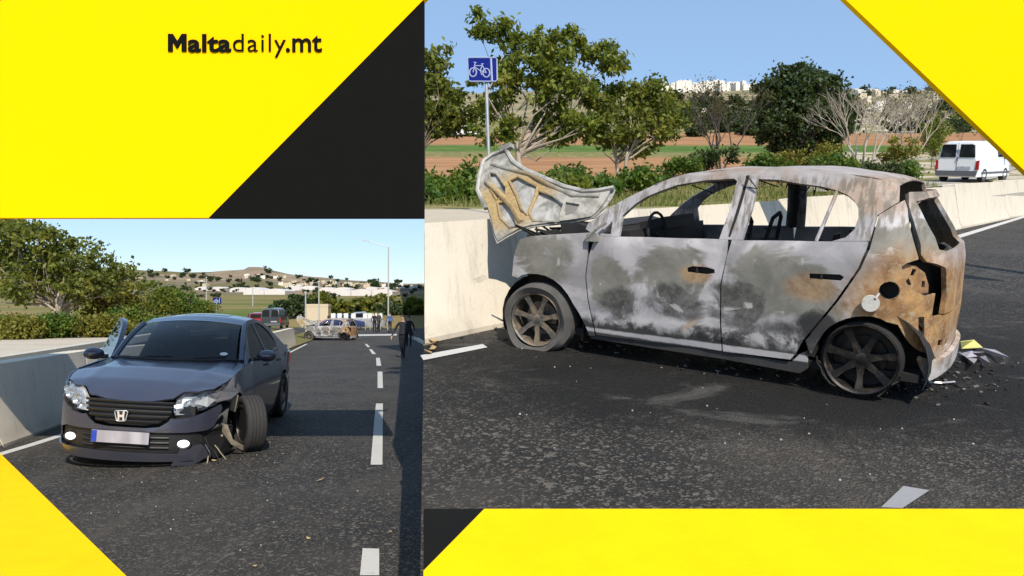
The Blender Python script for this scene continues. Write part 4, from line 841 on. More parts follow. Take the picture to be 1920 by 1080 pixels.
    mirror(car, Vector((0, 0, 0)), 1); mirror(dr, hg, -1)
    # roof, screens, boot, back
    rl_ = [(.12, 1.37), (-.10, 1.425), (-.5, 1.44), (-.85, 1.40), (-1.12, 1.31)]
    xs = [p[0] for p in rl_][::-1]; zs = [p[1] for p in rl_][::-1]
    def rf(u, v): x = -1.12+1.24*u; k = 2*v-1; z = ip(x, xs, zs); return (x+.10*(1-k*k)*u**6-.0, k*W3(x, z)*.995, z+.055*(1-k*k)+sag(x, 0))
    m = MB(); m.grid(rf, 20, 14); r_ = m.build('roof', P_, car, smooth=60)
    m = MB(); m.grid(lambda u, v: (lambda p: (p[0], p[1], p[2]+.004))(rf(.32+.36*u, .24+.52*v)), 8, 8); m.build('sunroof', M['glass_dark'], r_, smooth=60)
    def ws(u, v):                                                    # u across, v up
        k = 2*u-1; b_ = Vector((cowl(k*.72)-.015, k*.735, hood3(cowl(k*.72), k*.735)+.005)); t_ = Vector(rf(1, u)); p = b_.lerp(t_, v); p.x += .05*math.sin(math.pi*v)*(1-.6*k*k); p.z += .03*math.sin(math.pi*v)
        return p
    m = MB(); m.grid(lambda u, v: ws(.035+.93*u, .03+.95*v), 20, 12); m.build('windscreen', M['glass'], car, smooth=60)
    for u0 in (0, 1):
        m = MB(); m.tube([ws(u0, v)+Vector((0, 0, -.005)) for v in np.linspace(0, 1, 9)], .035, 8); m.build('pillar', P_, car, smooth=60)
    m = MB(); m.tube([ws(u, .012)+Vector((.01, 0, 0)) for u in np.linspace(.02, .98, 17)], .022, 6); m.build('scuttle', M['black'], car, smooth=60)
    for a, b in ((.12, .52), (.5, .9)):
        m = MB(); m.tube([ws(a, .0), ws((a+b)/2, .03)+Vector((.02, 0, .015)), ws(b, .055)+Vector((.015, 0, .015))], .009, 5); m.build('wiper', M['black'], car)
    mm = MB(); Mx = Matrix.Translation(ws(.88, .13)+Vector((.012, .0, .006))) @ Vector((.62, 0, .78)).to_track_quat('Y', 'X').to_matrix().to_4x4(); mm.lathe([(.0005, .002), (.038, .002), (.038, 0)], 20, Mx @ Matrix.Diagonal((.7, 1, 1.2, 1))); mm.build('screen_sticker', M['white_plastic'], car)
    def rw_(u, v): k = 2*u-1; b_ = Vector((-1.72+.06*k*k, k*.66, 1.03)); return b_.lerp(Vector(rf(0, u)), v)+Vector((-.03, 0, .05))*math.sin(math.pi*v)
    m = MB(); m.grid(rw_, 12, 8); m.build('rear_screen', M['glass_dark'], car, smooth=60)
    m = MB(); m.grid(lambda u, v: (-1.66-.62*u, (2*v-1)*.80*(1-.10*u*u), 1.03-.10*u*u+.03*(1-(2*v-1)**2)), 8, 10); m.build('boot_lid', P_, car, smooth=60)
    panel('rear_bumper', [(-1, .18), (-1, .93), (1, .93), (1, .18)], rear3, P_, car, ref=(-1, 0, .5), sp=.08)
    for sg in (1, -1): panel('tail_light', [(sg*.42, .72), (sg*.42, .88), (sg*.86, .90), (sg*.84, .74)], lambda t, z: tuple(a+b for a, b in zip(rear3(t, z), (-.006, sg*.006, 0))), M['tail_red'], car, ref=(-1, 0, .5), sp=.08)
    # inside
    m = MB(); m.box((-.2, 0, .20), (3.4, 1.5, .06)); m.box((1.3, 0, .52), (.8, .95, .5)); m.box((2.0, 0, .42), (.10, 1.2, .36)); m.build('underbody', M['black'], car)
    m = MB(); m.grid(lambda u, v: (.98-.42*u, (2*v-1)*.72, .93+.05*math.sin(math.pi*u)-.06*u), 8, 6); m.box((.62, 0, .80), (.2, 1.42, .26)); m.build('dashboard', M['interior'], car, smooth=40)
    for x, y in ((-.15, -.38), (-.15, .38)):
        m = MB(); m.box((x, y, .50), (.52, .50, .20)); m.box((x-.30, y, .80), (.16, .48, .60), (0, R_(-14), 0), taper=.85); m.box((x-.39, y, 1.20), (.10, .26, .19), (0, R_(-10), 0), taper=.85); m.build('seat', M['interior'], car)
    m = MB(); m.box((-1.0, 0, .50), (.5, 1.3, .2)); m.box((-1.25, 0, .80), (.16, 1.3, .62), (0, R_(-18), 0)); m.build('rear_seat', M['interior'], car)
    m = MB(); m.tube([(.42-.06*math.sin(a), -.38+.18*math.cos(a), .93+.17*math.sin(a)) for a in np.linspace(0, 2*math.pi, 21)], .016, 6); m.tube([(.42, -.55, .93), (.42, -.21, .93)], .02, 5); m.tube([(.42, -.38, .93), (.70, -.38, .85)], .03, 6); m.build('steering_wheel', M['interior'], car)
    m = MB(); m.box((.15, 0, 1.33), (.03, .22, .06)); m.build('rear_view_mirror', M['interior'], car)
    # wheels: the left front one is wrenched out of line
    road_wheel(car, 1.33, .99, .318, 1, R_(30), R_(-9)); road_wheel(car, 1.335, -.765, .345, -1, R_(10)); road_wheel(car, -1.335, .765, .318, 1); road_wheel(car, -1.335, -.765, .318, -1)
    # torn parts in the open corner
    rr = random.Random(5)
    def shard(name, pts, mat, th=.012):
        m = MB(); nn = (Vector(pts[1])-Vector(pts[0])).cross(Vector(pts[2])-Vector(pts[0])).normalized()*th; m.prism([(p,) for p in pts], lambda p: Vector(p), lambda p: Vector(p)-nn); return m.build(name, mat, car)
    shard('torn_liner', [(2.02, .62, .32), (1.86, .78, .40), (1.62, .86, .36), (1.60, .84, .10), (1.86, .74, .06), (2.02, .60, .10)], M['black'], .03)
    shard('crash_bracket', [(1.80, .80, .40), (1.76, .84, .38), (1.70, .88, .22), (1.64, .98, .14), (1.60, .97, .08), (1.68, .86, .16), (1.74, .78, .30)], M['dirt_metal'], .04)
    shard('strut_bracket', [(1.52, .84, .70), (1.50, .90, .66), (1.46, .86, .48), (1.47, .80, .50)], M['dirt_metal'], .03)
    shard('fender_tear', [(1.95, .66, .70), (1.78, .80, .74), (1.55, .86, .76), (1.50, .90, .70), (1.72, .88, .66), (1.90, .74, .635)], M['paint_scr'], .012)
    shard('bumper_flap', [(2.16, .50, .20), (2.02, .68, .22), (1.94, .74, .10), (2.08, .60, .015), (2.20, .42, .03)], M['paint'], .012)
    shard('lamp_fragment', [(2.06, .60, .64), (1.98, .70, .70), (1.90, .76, .66), (2.0, .70, .60)], M['reflector'], .01)
    for k in range(4):
        m = MB(); p = Vector((2.0-.03*k, .60+.03*k, .30)); pts = [p]
        for j in range(5): p = p+Vector((rr.uniform(-.03, .05), rr.uniform(-.01, .06), rr.uniform(-.085, -.02))); p.z = max(p.z, .01); pts.append(p.copy())
        m.tube(pts, .007, 5); m.build('loose_cable', M['dirt_metal'] if k % 2 else M['black'], car)
    for k in range(7):
        m = MB(); a = Vector((1.55+rr.uniform(-.15, .2), .62+rr.uniform(-.1, .15), rr.uniform(.25, .62))); m.tube([a, a+Vector((rr.uniform(-.2, .2), rr.uniform(.0, .2), rr.uniform(-.15, .12)))], rr.uniform(.012, .03), 6); m.build('suspension_arm', M['black'] if k % 3 else M['dirt_metal'], car)
    return car
M['tail_red'] = plain('tail_lamp_red', (.35, .012, .012), .25, coat=.5)
sc_ = make_saloon(); tag(sc_, 'dark grey saloon with a smashed front corner, twisted wheel and one door open', 'car')
sc_.location = (-4.28, 10.07, .0); sc_.rotation_euler = (R_(-1.5), 0, R_(-84.0)); sc_.scale = (1.01, 1.04, 1.055)

# ------------------------------------------------------------------ vegetation
def leaves(name, pts, lw, ll, mat, parent=None, droop=.3, rs=nrs):
    n = len(pts); d = rs.normal(size=(n, 3)); d[:, 2] -= droop; d /= np.linalg.norm(d, axis=1)[:, None]
    b = np.cross(d, rs.normal(size=(n, 3))); b /= np.linalg.norm(b, axis=1)[:, None]+1e-9
    L = ll*rs.uniform(.6, 1.25, (n, 1)); Wd = lw*rs.uniform(.7, 1.2, (n, 1)); nn = np.cross(d, b); fl = nn[:, 2] < 0; nn[fl] *= -1; b[fl] *= -1
    V = np.stack([pts-d*L*.5, pts-b*Wd*.5+nn*Wd*.18, pts+d*L*.5, pts+b*Wd*.5+nn*Wd*.18], 1).reshape(-1, 3)
    F = np.arange(4*n).reshape(n, 4)
    return raw_mesh(name, V, F, mat, parent)
def crown_points(lobes, nclump, per, rc, rs, shell=.55):
    out = []; cl = []
    w_ = np.array([l[1][0]*l[1][1]*l[1][2] for l in lobes])**.66; w_ /= w_.sum()
    for i in range(nclump):
        c, r = lobes[rs.choice(len(lobes), p=w_)]; v = rs.normal(size=3); v /= np.linalg.norm(v); k = shell+(1-shell)*rs.uniform()**.5
        p = np.array(c)+np.array(r)*v*k; cl.append(p); R1 = rc*rs.uniform(.6, 1.3)
        out.append(p+rs.normal(size=(int(per*rs.uniform(.5, 1.5)), 3))*R1*np.array([.55, .55, .42]))
    return np.concatenate(out), cl
def tree(name, label, base, lobes, nclump, per, rc, leaf, lw, ll, bark, trunk_r, group=None, stems=1, fork=.35, nb=26, seed=1, shell=.5, cat='tree'):
    rs = np.random.RandomState(seed); base = Vector(base); o = empty(name, base); tag(o, label, cat, group)
    P, cl = crown_points(lobes, nclump, per, rc, rs, shell)
    leaves('crown', P, lw, ll, M[leaf], o, rs=rs)
    m = MB(); zc = min(l[0][2]-l[1][2]*.6 for l in lobes); top = Vector(np.mean([l[0] for l in lobes], axis=0))
    for s_ in range(stems):
        a = rs.uniform(0, 6.28); lean = Vector((math.cos(a), math.sin(a), 0))*(trunk_r*(1.2 if stems == 1 else 3.5))
        z1 = max(.4, zc*(1 if stems == 1 else .8)); p0 = lean*.3+Vector((0, 0, -.15)); p1 = lean+Vector((0, 0, z1)); pm = (p0+p1)/2+Vector(rs.normal(size=3))*trunk_r*.5
        r0 = trunk_r/(stems**.5); m.tube([p0, p0+Vector((0, 0, .25)), pm, p1], [r0*1.5, r0*1.1, r0*.9, r0*.75], 8)
        for k in range(nb//stems):
            e = Vector(cl[rs.randint(len(cl))]); st = p1.lerp(pm, rs.uniform(0, .5)); md = st.lerp(e, .5)+Vector(rs.normal(size=3))*.12*(e-st).length+Vector((0, 0, .08))
            m.tube([st, st.lerp(md, .5)+Vector((0, 0, .04)), md, e], [r0*.5, r0*.36, r0*.22, r0*.06], 5)
            e2 = Vector(cl[rs.randint(len(cl))])
            if (e2-md).length < (e-st).length*1.1: m.tube([md, md.lerp(e2, .5)+Vector((0, 0, .06)), e2], [r0*.2, r0*.12, r0*.04], 4)
    m.build('trunk', M[bark], o, smooth=60); return o
def px_lobes(base, L, Y):
    out = []
    for u, v, ru, rv, dy in L:
        p = at(u, v, Y+dy)-Vector(base); k = (Y+dy)/FPX; out.append(((p.x, dy, p.z), (ru*k, ru*k*.9, rv*k)))
    return out
def bare_tree(name, label, base, h, mat, seed, spread=.5, levels=5, r0=.09, stems=3, twig=None, group=None):
    rs = random.Random(seed); o = empty(name, base); tag(o, label, 'tree', group); m = MB(); tips = []
    def grow(p, d, L, r, lv):
        q = p+d*L; md = p+d*L*.5+Vector((rs.uniform(-1, 1), rs.uniform(-1, 1), rs.uniform(-.3, 1)))*L*.07
        m.tube([p, md, q], [r, r*.85, r*.68], 6 if lv < 3 else 4, cap=False)
        if lv >= levels: tips.append(q); return
        for k in range(rs.choice((2, 3, 3))):
            nd = (d+Vector((rs.uniform(-1, 1), rs.uniform(-1, 1), rs.uniform(-.25, .7)))*spread).normalized(); grow(p+d*L*rs.uniform(.75, 1), nd, L*rs.uniform(.62, .86), r*.62, lv+1)
    for s_ in range(stems):
        a = 2*math.pi*s_/stems+rs.uniform(-.3, .3); grow(Vector((0, 0, -.1)), Vector((math.cos(a)*.35, math.sin(a)*.35, 1)).normalized(), h*.30, r0, 1)
    m.build('trunk', M[mat], o, smooth=60)
    if twig:
        P = np.concatenate([np.array(t)+nrs.normal(size=(twig[1], 3))*twig[2] for t in tips]); leaves('crown', P, twig[3], twig[3]*1.8, M[twig[0]], o)
    return o
def shrub(label, u, v, Y, ru, rv, leaf, per=34, lw=.07, seed=0, group='shrubs on the far verge', zf=None, name='shrub', n=26):
    c = at(u, v, Y); g_ = zf(c.x, Y) if zf else zbank(Y); base = (c.x, Y, g_); k = Y/FPX; zc = max(.15, c.z-g_)
    rs = np.random.RandomState(seed+100); L = [((rs.uniform(-.5, .5)*ru*k, rs.uniform(-.3, .3)*ru*k, zc*rs.uniform(.75, 1.1)), (ru*k*rs.uniform(.45, .8), ru*k*.6, rv*k*rs.uniform(.6, 1.0))) for _ in range(4)]
    return tree(name, label, base, L, n, per, .26, leaf, lw, lw*1.9, 'bark', .035, group, stems=3, nb=9, seed=seed+7, shell=.3, cat='shrub')

# trees and shrubs beyond the barrier on the right
Yb = 26.; b_ = onbank(1000, Yb)
tree('broadleaf_tree', 'tall loose tree with large drooping leaves just right of the bicycle sign', b_, px_lobes(b_, [(945, 60, 55, 32, 0), (1040, 95, 80, 38, .3), (1130, 110, 50, 32, .4), (960, 170, 80, 55, -.3), (1060, 185, 75, 50, .2), (935, 235, 60, 35, 0), (1070, 240, 80, 30, .2), (905, 50, 25, 28, .2), (1010, 130, 90, 60, .5)], Yb), 185, 58, .27, 'leaf_green', .125, .25, 'bark_pale', .16, 'trees beyond the sloping road', stems=2, nb=40, seed=3, shell=.35)
b_ = onbank(800, 29)
tree('broadleaf_tree', 'half-bare tree cut by the left edge of the sloping road view', b_, px_lobes(b_, [(800, 130, 35, 30, 0), (830, 110, 30, 25, .3), (815, 185, 50, 40, .3), (870, 190, 45, 35, .5), (830, 225, 50, 30, 0)], 29), 110, 42, .28, 'leaf_olive', .14, .26, 'bark', .12, 'trees beyond the sloping road', stems=2, nb=34, seed=5)
b_ = onbank(1170, 27)
tree('broadleaf_tree', 'lower yellow-green tree with a slanting pale trunk right of the tall tree', b_, px_lobes(b_, [(1150, 180, 60, 35, 0), (1210, 175, 45, 30, .3), (1240, 215, 55, 40, .5), (1150, 240, 70, 35, 0), (1210, 260, 60, 30, .2)], 27), 150, 46, .26, 'leaf_olive', .12, .22, 'bark_pale', .09, 'trees beyond the sloping road', stems=2, nb=30, seed=8)
b_ = onbank(1505, 40)
tree('dense_tree', 'dense dark green rounded tree rising above the burnt roof', b_, px_lobes(b_, [(1490, 170, 62, 42, 0), (1540, 190, 50, 50, .5), (1460, 215, 45, 50, 0), (1500, 240, 80, 55, -.4), (1560, 235, 42, 45, .4), (1500, 160, 40, 32, .3), (1440, 170, 22, 28, .4)], 40), 420, 60, .36, 'leaf_dark', .16, .24, 'bark_dark', .2, 'trees beyond the sloping road', nb=30, seed=11, shell=.62)
bare_tree('bare_tree', 'thin dark leafless tree leaning left of the dense dark tree', onbank(1352, 36), 5.0, 'bark_dark', 4, .45, 6, .06, 3, ('leaf_brown', 3, .18, .07), 'trees beyond the sloping road')
bare_tree('bare_tree', 'pale leafless tree with forked white stems right of the dense dark tree', onbank(1618, 31), 4.6, 'bark_pale', 9, .5, 6, .065, 3, ('leaf_brown', 1, .12, .05), 'trees beyond the sloping road')
bare_tree('bare_tree', 'pale twiggy leafless tree between the forked tree and the white van', onbank(1700, 37), 5.2, 'bark_pale', 21, .55, 6, .05, 4, ('leaf_brown', 2, .14, .06), 'trees beyond the sloping road')
for i, (u, v, Y, ru, rv, lf, lb) in enumerate([
    (1680, 275, 36, 42, 40, 'leaf_yellow', 'yellow-green feathery bush left of the white van'), (1755, 235, 45, 30, 42, 'leaf_green', 'slim green tree behind the white van roof'), (1745, 250, 47, 25, 30, 'leaf_yellow', 'yellowing bush behind the white van'),
    (1560, 285, 38, 40, 25, 'leaf_yellow', 'yellowish bush below the dense dark tree'), (1850, 232, 52, 45, 30, 'leaf_dark', 'dark green bush under the yellow slanted panel'), (1800, 225, 60, 35, 25, 'leaf_dark', 'dark green bush beyond the white van'),
    (1900, 270, 50, 40, 24, 'leaf_dark', 'dark bush at the lower corner of the yellow slanted panel'), (1645, 318, 30, 40, 14, 'leaf_dark', 'low dark bush beside the forked pale tree'), (1700, 315, 31, 35, 14, 'leaf_shrub', 'low bush at the edge of the track left of the van'),
    (1570, 312, 29, 40, 20, 'leaf_shrub', 'bright green bush below the dense dark tree'), (1500, 300, 33, 50, 18, 'leaf_yellow', 'olive bush behind the burnt roof'), (1430, 305, 29, 45, 20, 'leaf_shrub', 'leafy green bush above the rear window'),
    (1340, 300, 31, 50, 18, 'leaf_dark', 'dark green bush at the foot of the thin dark tree'), (1270, 310, 30, 45, 16, 'leaf_shrub', 'small bush left of the thin dark tree'), (1210, 335, 21, 55, 20, 'leaf_shrub', 'round green bush right of the slanting trunk'),
    (1130, 345, 20, 50, 16, 'leaf_shrub', 'bush below the slanting pale trunk'), (1065, 335, 21, 40, 20, 'leaf_shrub', 'bush right of the tall tree trunk'), (1045, 350, 19, 60, 14, 'leaf_green', 'green bush just above the raised bonnet'),
    (870, 345, 19.5, 40, 36, 'leaf_shrub', 'dark leafy bush left of the bicycle sign pole'), (825, 355, 18.5, 40, 28, 'leaf_shrub', 'leafy bush at the left edge of the field view'), (905, 365, 17.5, 25, 18, 'leaf_shrub', 'low bush behind the bonnet corner'), (800, 372, 17, 30, 14, 'leaf_shrub', 'low grassy bush at the far left of the field view')]):
    shrub(lb, u, v, Y, ru, rv, lf, seed=i, lw=.09, n=40, per=40)
# trees and bushes left of the level road
zv2 = lambda x, y: zverge(x, y)
b_ = Vector((at(120, 600, 25).x, 25, .6))
tree('broadleaf_tree', 'big olive tree with several leaning pale stems left of the grey saloon', b_, px_lobes(b_, [(60, 460, 75, 45, 0), (10, 450, 60, 50, .3), (130, 490, 70, 40, .2), (190, 510, 60, 30, .5), (60, 530, 90, 35, -.3), (160, 540, 60, 30, 0), (-40, 500, 60, 60, 0), (225, 505, 25, 20, .4)], 25), 230, 44, .25, 'leaf_olive', .11, .19, 'bark_pale', .15, 'trees beside the level road', stems=4, nb=60, seed=13, shell=.3)
b_ = Vector((at(225, 610, 27).x, 27, .5))
tree('broadleaf_tree', 'yellowing round tree between the big olive tree and the green bush', b_, px_lobes(b_, [(210, 545, 45, 40, 0), (180, 560, 45, 40, 0), (230, 575, 30, 30, .3)], 27), 110, 44, .28, 'leaf_yellow', .10, .17, 'bark', .09, 'trees beside the level road', stems=3, nb=24, seed=17)
for i, (u, v, Y, ru, rv, lf, lb) in enumerate([
    (290, 560, 33, 42, 35, 'leaf_green', 'bright green bushy tree behind the open car door'), (340, 565, 38, 45, 32, 'leaf_shrub', 'green bushy tree behind the grey saloon roof'), (380, 580, 42, 25, 22, 'leaf_green', 'green bush left of the small blue sign'),
    (30, 612, 20, 60, 18, 'leaf_yellow', 'yellow-green bush at the left edge under the olive tree'), (110, 612, 20.5, 55, 18, 'leaf_shrub', 'green bush under the leaning pale stems'), (180, 608, 21, 50, 20, 'leaf_yellow', 'yellow-green bush left of the open car door'), (235, 600, 23, 40, 24, 'leaf_shrub', 'leafy bush right behind the open car door'), (-40, 605, 20, 50, 22, 'leaf_shrub', 'green bush beyond the left edge of the view'), (275, 615, 24, 40, 14, 'leaf_shrub', 'low bush behind the windscreen of the saloon')]):
    shrub(lb, u, v, Y, ru, rv, lf, seed=40+i, lw=.062, n=80, per=60, zf=zv2, group='bushes beside the level road')
zfar2 = lambda x, y: zfar(x/y, y)
for i, (u, v, Y, ru, rv, lf, lb) in enumerate([
    (520, 578, 92, 42, 24, 'leaf_dark', 'dark green clump of trees behind the parked dark van'), (560, 572, 95, 35, 24, 'leaf_dark', 'dark tree clump left of the small stone hut'), (600, 568, 100, 35, 24, 'leaf_olive', 'brownish tree behind the small stone hut'), (635, 578, 98, 25, 18, 'leaf_olive', 'olive tree right of the small stone hut'),
    (680, 572, 105, 40, 16, 'leaf_olive', 'olive bush behind the row of white signs'), (730, 578, 100, 45, 16, 'leaf_dark', 'dark hedge tree left of the lamp post foot'), (775, 574, 100, 40, 18, 'leaf_green', 'green hedge tree at the right end of the level road'), (700, 560, 170, 40, 10, 'leaf_olive', 'far olive thicket behind the lamp post'), (600, 556, 180, 40, 9, 'leaf_dark', 'far dark thicket above the stone hut')]):
    shrub(lb, u, v, Y, ru, rv, lf, seed=60+i, lw=.35, n=60, per=30, zf=zfar2, group='trees at the end of the level road', name='roadside_tree')

def grass(name, pts, h, wd, mat):
    n = len(pts); a = nrs.uniform(0, 6.28, n); P = np.array(pts); t = np.stack([np.cos(a), np.sin(a), 0*a], 1)*wd; H = h*nrs.uniform(.4, 1.3, (n, 1)); l = nrs.normal(size=(n, 3))*h*.35; l[:, 2] = 0
    V = np.stack([P-t, P+t, P+l+np.concatenate([np.zeros((n, 2)), H], 1)], 1).reshape(-1, 3); return tag(raw_mesh(name, V, np.arange(3*n).reshape(n, 3), mat), kind='stuff')
pts = []
for _ in range(17000):
    u = rnd.uniform(790, 1760); Y = rnd.uniform(15.2, 33)
    if Y < bank_start((u-CX)/FPX)+1.5: continue
    X = (u-CX)/FPX*Y
    if math.sin(X*.9)+math.sin(Y*1.3+X*.4)+rnd.gauss(0, .9) < -.2: continue
    pts.append((X, Y, zbank(Y)-.02))
grass('verge_grass', pts, .22, .022, leafmat('grass_blade', (.11, .13, .025), (.22, .19, .06), (.08, .14, .02), .3))['label'] = 'patchy grass between the pavement and the fields'
pts = []
for _ in range(9000):
    Y = rnd.uniform(16, 36); X = -9.3-.17*Y-rnd.uniform(0, 16); pts.append((X, Y, zverge(X, Y)-.02))
grass('roadside_grass', pts, .24, .022, leafmat('grass_blade_dry', (.16, .15, .04), (.26, .21, .08), (.10, .14, .02), .3))['label'] = 'dry grass behind the pavement of the level road'

# ------------------------------------------------------------------ other vehicles
M['van_white'] = plain('van_white_paint', (.78, .78, .79), .3, coat=.6, var=.03); M['van_dark'] = plain('van_dark_paint', (.035, .04, .05), .3, coat=.6); M['car_red'] = plain('car_red_paint', (.22, .015, .015), .3, coat=.6); M['car_blue'] = plain('car_blue_paint', (.03, .05, .14), .3, coat=.6); M['car_silver'] = plain('car_silver_paint', (.45, .46, .48), .3, .5, coat=.6); M['van_teal'] = plain('van_teal_panel', (.05, .35, .33), .5)
def vehicle(name, label, cat, loc, head, body, L=4.1, Wd=1.72, H=1.8, kind='van', group=None, pitch=0.):
    # x forward from the rear bumper, head: heading from +Y clockwise, degrees
    o = empty(name, loc, (0, -R_(pitch), R_(90-head))); tag(o, label, cat, group); w_ = Wd/2; rr_ = .30
    if kind == 'van': xs, zs = [0, .05, .3, .54*L, .66*L, .80*L, .97*L, L], [.62*H, .93*H, .985*H, H, .95*H, .62*H, .52*H, .3*H]
    else: xs, zs = [0, .04, .16*L, .30*L, .55*L, .72*L, .95*L, L], [.45*H, .60*H, .66*H, .96*H, H, .66*H, .54*H, .35*H]
    def sec(u, v):
        x = L*u; zt = ip(x, xs, zs); a = math.pi*v; e = .34; wv = w_*(1-.25*max(0, (u-.9)/.1)**2)*(1-.06*max(0, (.06-u)/.06))
        y = wv*math.copysign(abs(math.cos(a))**e, math.cos(a)); z = .24+(zt-.24)*abs(math.sin(a))**e; y *= 1-.10*max(0, (z-.95)/.9); return (x, y, z)
    m = MB(); nu = 26; m.grid(lambda u, v: sec(u, v), nu, 28); nb_ = 29
    m.add([sec(0, v/28) for v in range(29)], [tuple(range(29))]); m.add([sec(1, v/28) for v in range(29)], [tuple(range(29))]); m.box((L/2, 0, .26), (L*.98, Wd*.92, .06)); m.build('body', body, o, smooth=45)
    def face(nm, poly, x, mat, th=.02): mm = MB(); mm.prism(poly, lambda y, z: Vector((x-th, y, z)), lambda y, z: Vector((x+th, y, z))); return mm.build(nm, mat, o)
    def flank(nm, poly, mat, sg):
        mm = MB(); g_ = lambda z: w_*(1-.10*max(0, (z-.95)/.9)); mm.prism(poly, lambda x, z: Vector((x, sg*(g_(z)+.006), z)), lambda x, z: Vector((x, sg*(g_(z)-.03), z))); return mm.build(nm, mat, o)
    gm = M['glass_dark2']
    if kind == 'van':
        for sg in (1, -1):
            face('rear_window', [(sg*.07, 1.07), (sg*.70, 1.07), (sg*.64, 1.58), (sg*.56, 1.63), (sg*.09, 1.63)], .0, gm)
            face('tail_light', [(sg*.74, .55), (sg*.855, .55), (sg*.85, .95), (sg*.76, .92)], .01, M['tail_red'], .03); flank('tail_light', [(.0, .55), (.10, .55), (.07, .95), (.0, .95)], M['tail_red'], sg)
            flank('cab_window', [(.54*L, 1.08), (.54*L, 1.55), (.66*L, 1.52), (.79*L, 1.10)], gm, sg); flank('side_strip', [(.10*L, .45), (.10*L, .36), (.92*L, .36), (.92*L, .45)], M['grey_plastic'], sg)
            mm = MB(); mm.box((.73*L, sg*(w_+.10), 1.10), (.10, .18, .22)); mm.tube([(.73*L, sg*w_*.95, 1.05), (.73*L, sg*(w_+.05), 1.08)], .03, 6); mm.build('mirror', M['dark'], o)
        face('bumper', [(-.80, .28), (.80, .28), (.84, .50), (-.84, .50)], -.02, M['grey_plastic'], .05); face('number_plate', [(-.55, .58), (-.05, .58), (-.05, .69), (-.55, .69)], -.01, M['plate'], .012); mm = MB(); mm.box((-.02, .0, 1.0), (.03, .05, .16)); mm.box((-.012, 0, 1.1), (.012, .012, 1.2)); mm.build('door_handle', M['grey_plastic'], o)
    else:
        face('rear_window', [(-.55, .68*H), (.55, .68*H), (.48, .90*H), (-.48, .90*H)], .18*L, gm, .1)
        for sg in (1, -1):
            face('tail_light', [(sg*.55, .48*H), (sg*.80, .48*H), (sg*.78, .60*H), (sg*.58, .60*H)], .0, M['tail_red'], .03); flank('side_window', [(.22*L, .67*H), (.32*L, .90*H), (.54*L, .93*H), (.69*L, .67*H)], gm, sg)
        face('bumper', [(-.80, .25), (.80, .25), (.82, .42), (-.82, .42)], -.02, M['grey_plastic'], .05)
    for x in (.19*L, .80*L):
        for sg in (1, -1):
            wh = empty('wheel', (x, sg*(w_-.09), rr_), (0, 0, 0 if sg > 0 else math.pi), o); mm = MB(); mm.lathe([(.19, -.09), (rr_-.02, -.10), (rr_, -.07), (rr_, .07), (rr_-.02, .10), (.19, .09)], 24, closed=True); mm.build('tyre', M['tyre'], wh, smooth=40)
            mm = MB(); mm.lathe([(.001, .05), (.10, .075), (.19, .085), (.19, -.06)], 20); mm.build('rim', M['grey_plastic'], wh, smooth=40)
    return o
n = NT('vehicle_glass'); n.set(Base_Color=(.012, .014, .018), Roughness=.06, Specular_IOR_Level=.6); M['glass_dark2'] = n.mat; M['grey_plastic'] = plain('grey_plastic', (.10, .10, .11), .6)
p = at(1790, 347, 32.7); vehicle('parked_van', 'white van with two dark rear windows parked beyond the concrete barrier', 'van', (p.x, p.y, zbank(p.y)+.06), 50, M['van_white'])
wv = [q for q in C.objects if q.name.startswith('parked_van')][0]; upv = Vector((0, -.20, 1)).normalized(); fw_ = Vector((math.sin(R_(50)), math.cos(R_(50)), 0)); fw_ = (fw_-upv*fw_.dot(upv)).normalized(); lf_ = upv.cross(fw_)
wv.rotation_euler = Matrix((fw_, lf_, upv)).transposed().to_euler()
p = at(870, 254, 118); vehicle('field_van', 'white and teal van standing far off in the ploughed field', 'van', (p.x-1.6, p.y, zbank(118)), 92, M['van_white'], 4.4, 1.8, 2.0)
p = at(842, 250, 119); m = MB(); m.box((0, 0, .45), (1.2, .9, .9)); m.box((0, 0, .95), (1.26, .96, .1)); q = tag(m.build('water_tank', M['van_teal']), 'teal tank beside the white van in the ploughed field', 'tank'); q.location = (p.x, p.y, zbank(119))
p = at(507, 612, 64); vehicle('parked_van', 'dark people carrier with red tail lights behind the grey saloon', 'van', (p.x, p.y, zverge(p.x, 64)+.03), -6, M['van_dark'])
p = at(478, 612, 68); vehicle('parked_car', 'dark red car in front of the dark people carrier', 'car', (p.x, p.y, zverge(p.x, 68)+.03), -8, M['car_red'], 4.1, 1.7, 1.45, 'car')
p = at(604, 612, 72); vehicle('parked_car', 'dark blue car partly hidden by the far burnt car bonnet', 'car', (p.x, p.y, zroad(72)), 60, M['car_blue'], 4.2, 1.7, 1.5, 'car')
p = at(640, 612, 74); vehicle('parked_car', 'silver car with a dark roof showing over the far burnt car', 'car', (p.x, p.y, zroad(74)), 75, M['car_silver'], 4.3, 1.75, 1.75, 'car')
fb = copy_tree(bc); fb['label'] = 'small burnt-out hatchback standing across the level road in the distance'
fb.matrix_world = Matrix.Translation((at(621, 600, 50).x, 50, zroad(50))) @ Matrix.Rotation(R_(170), 4, 'Z')

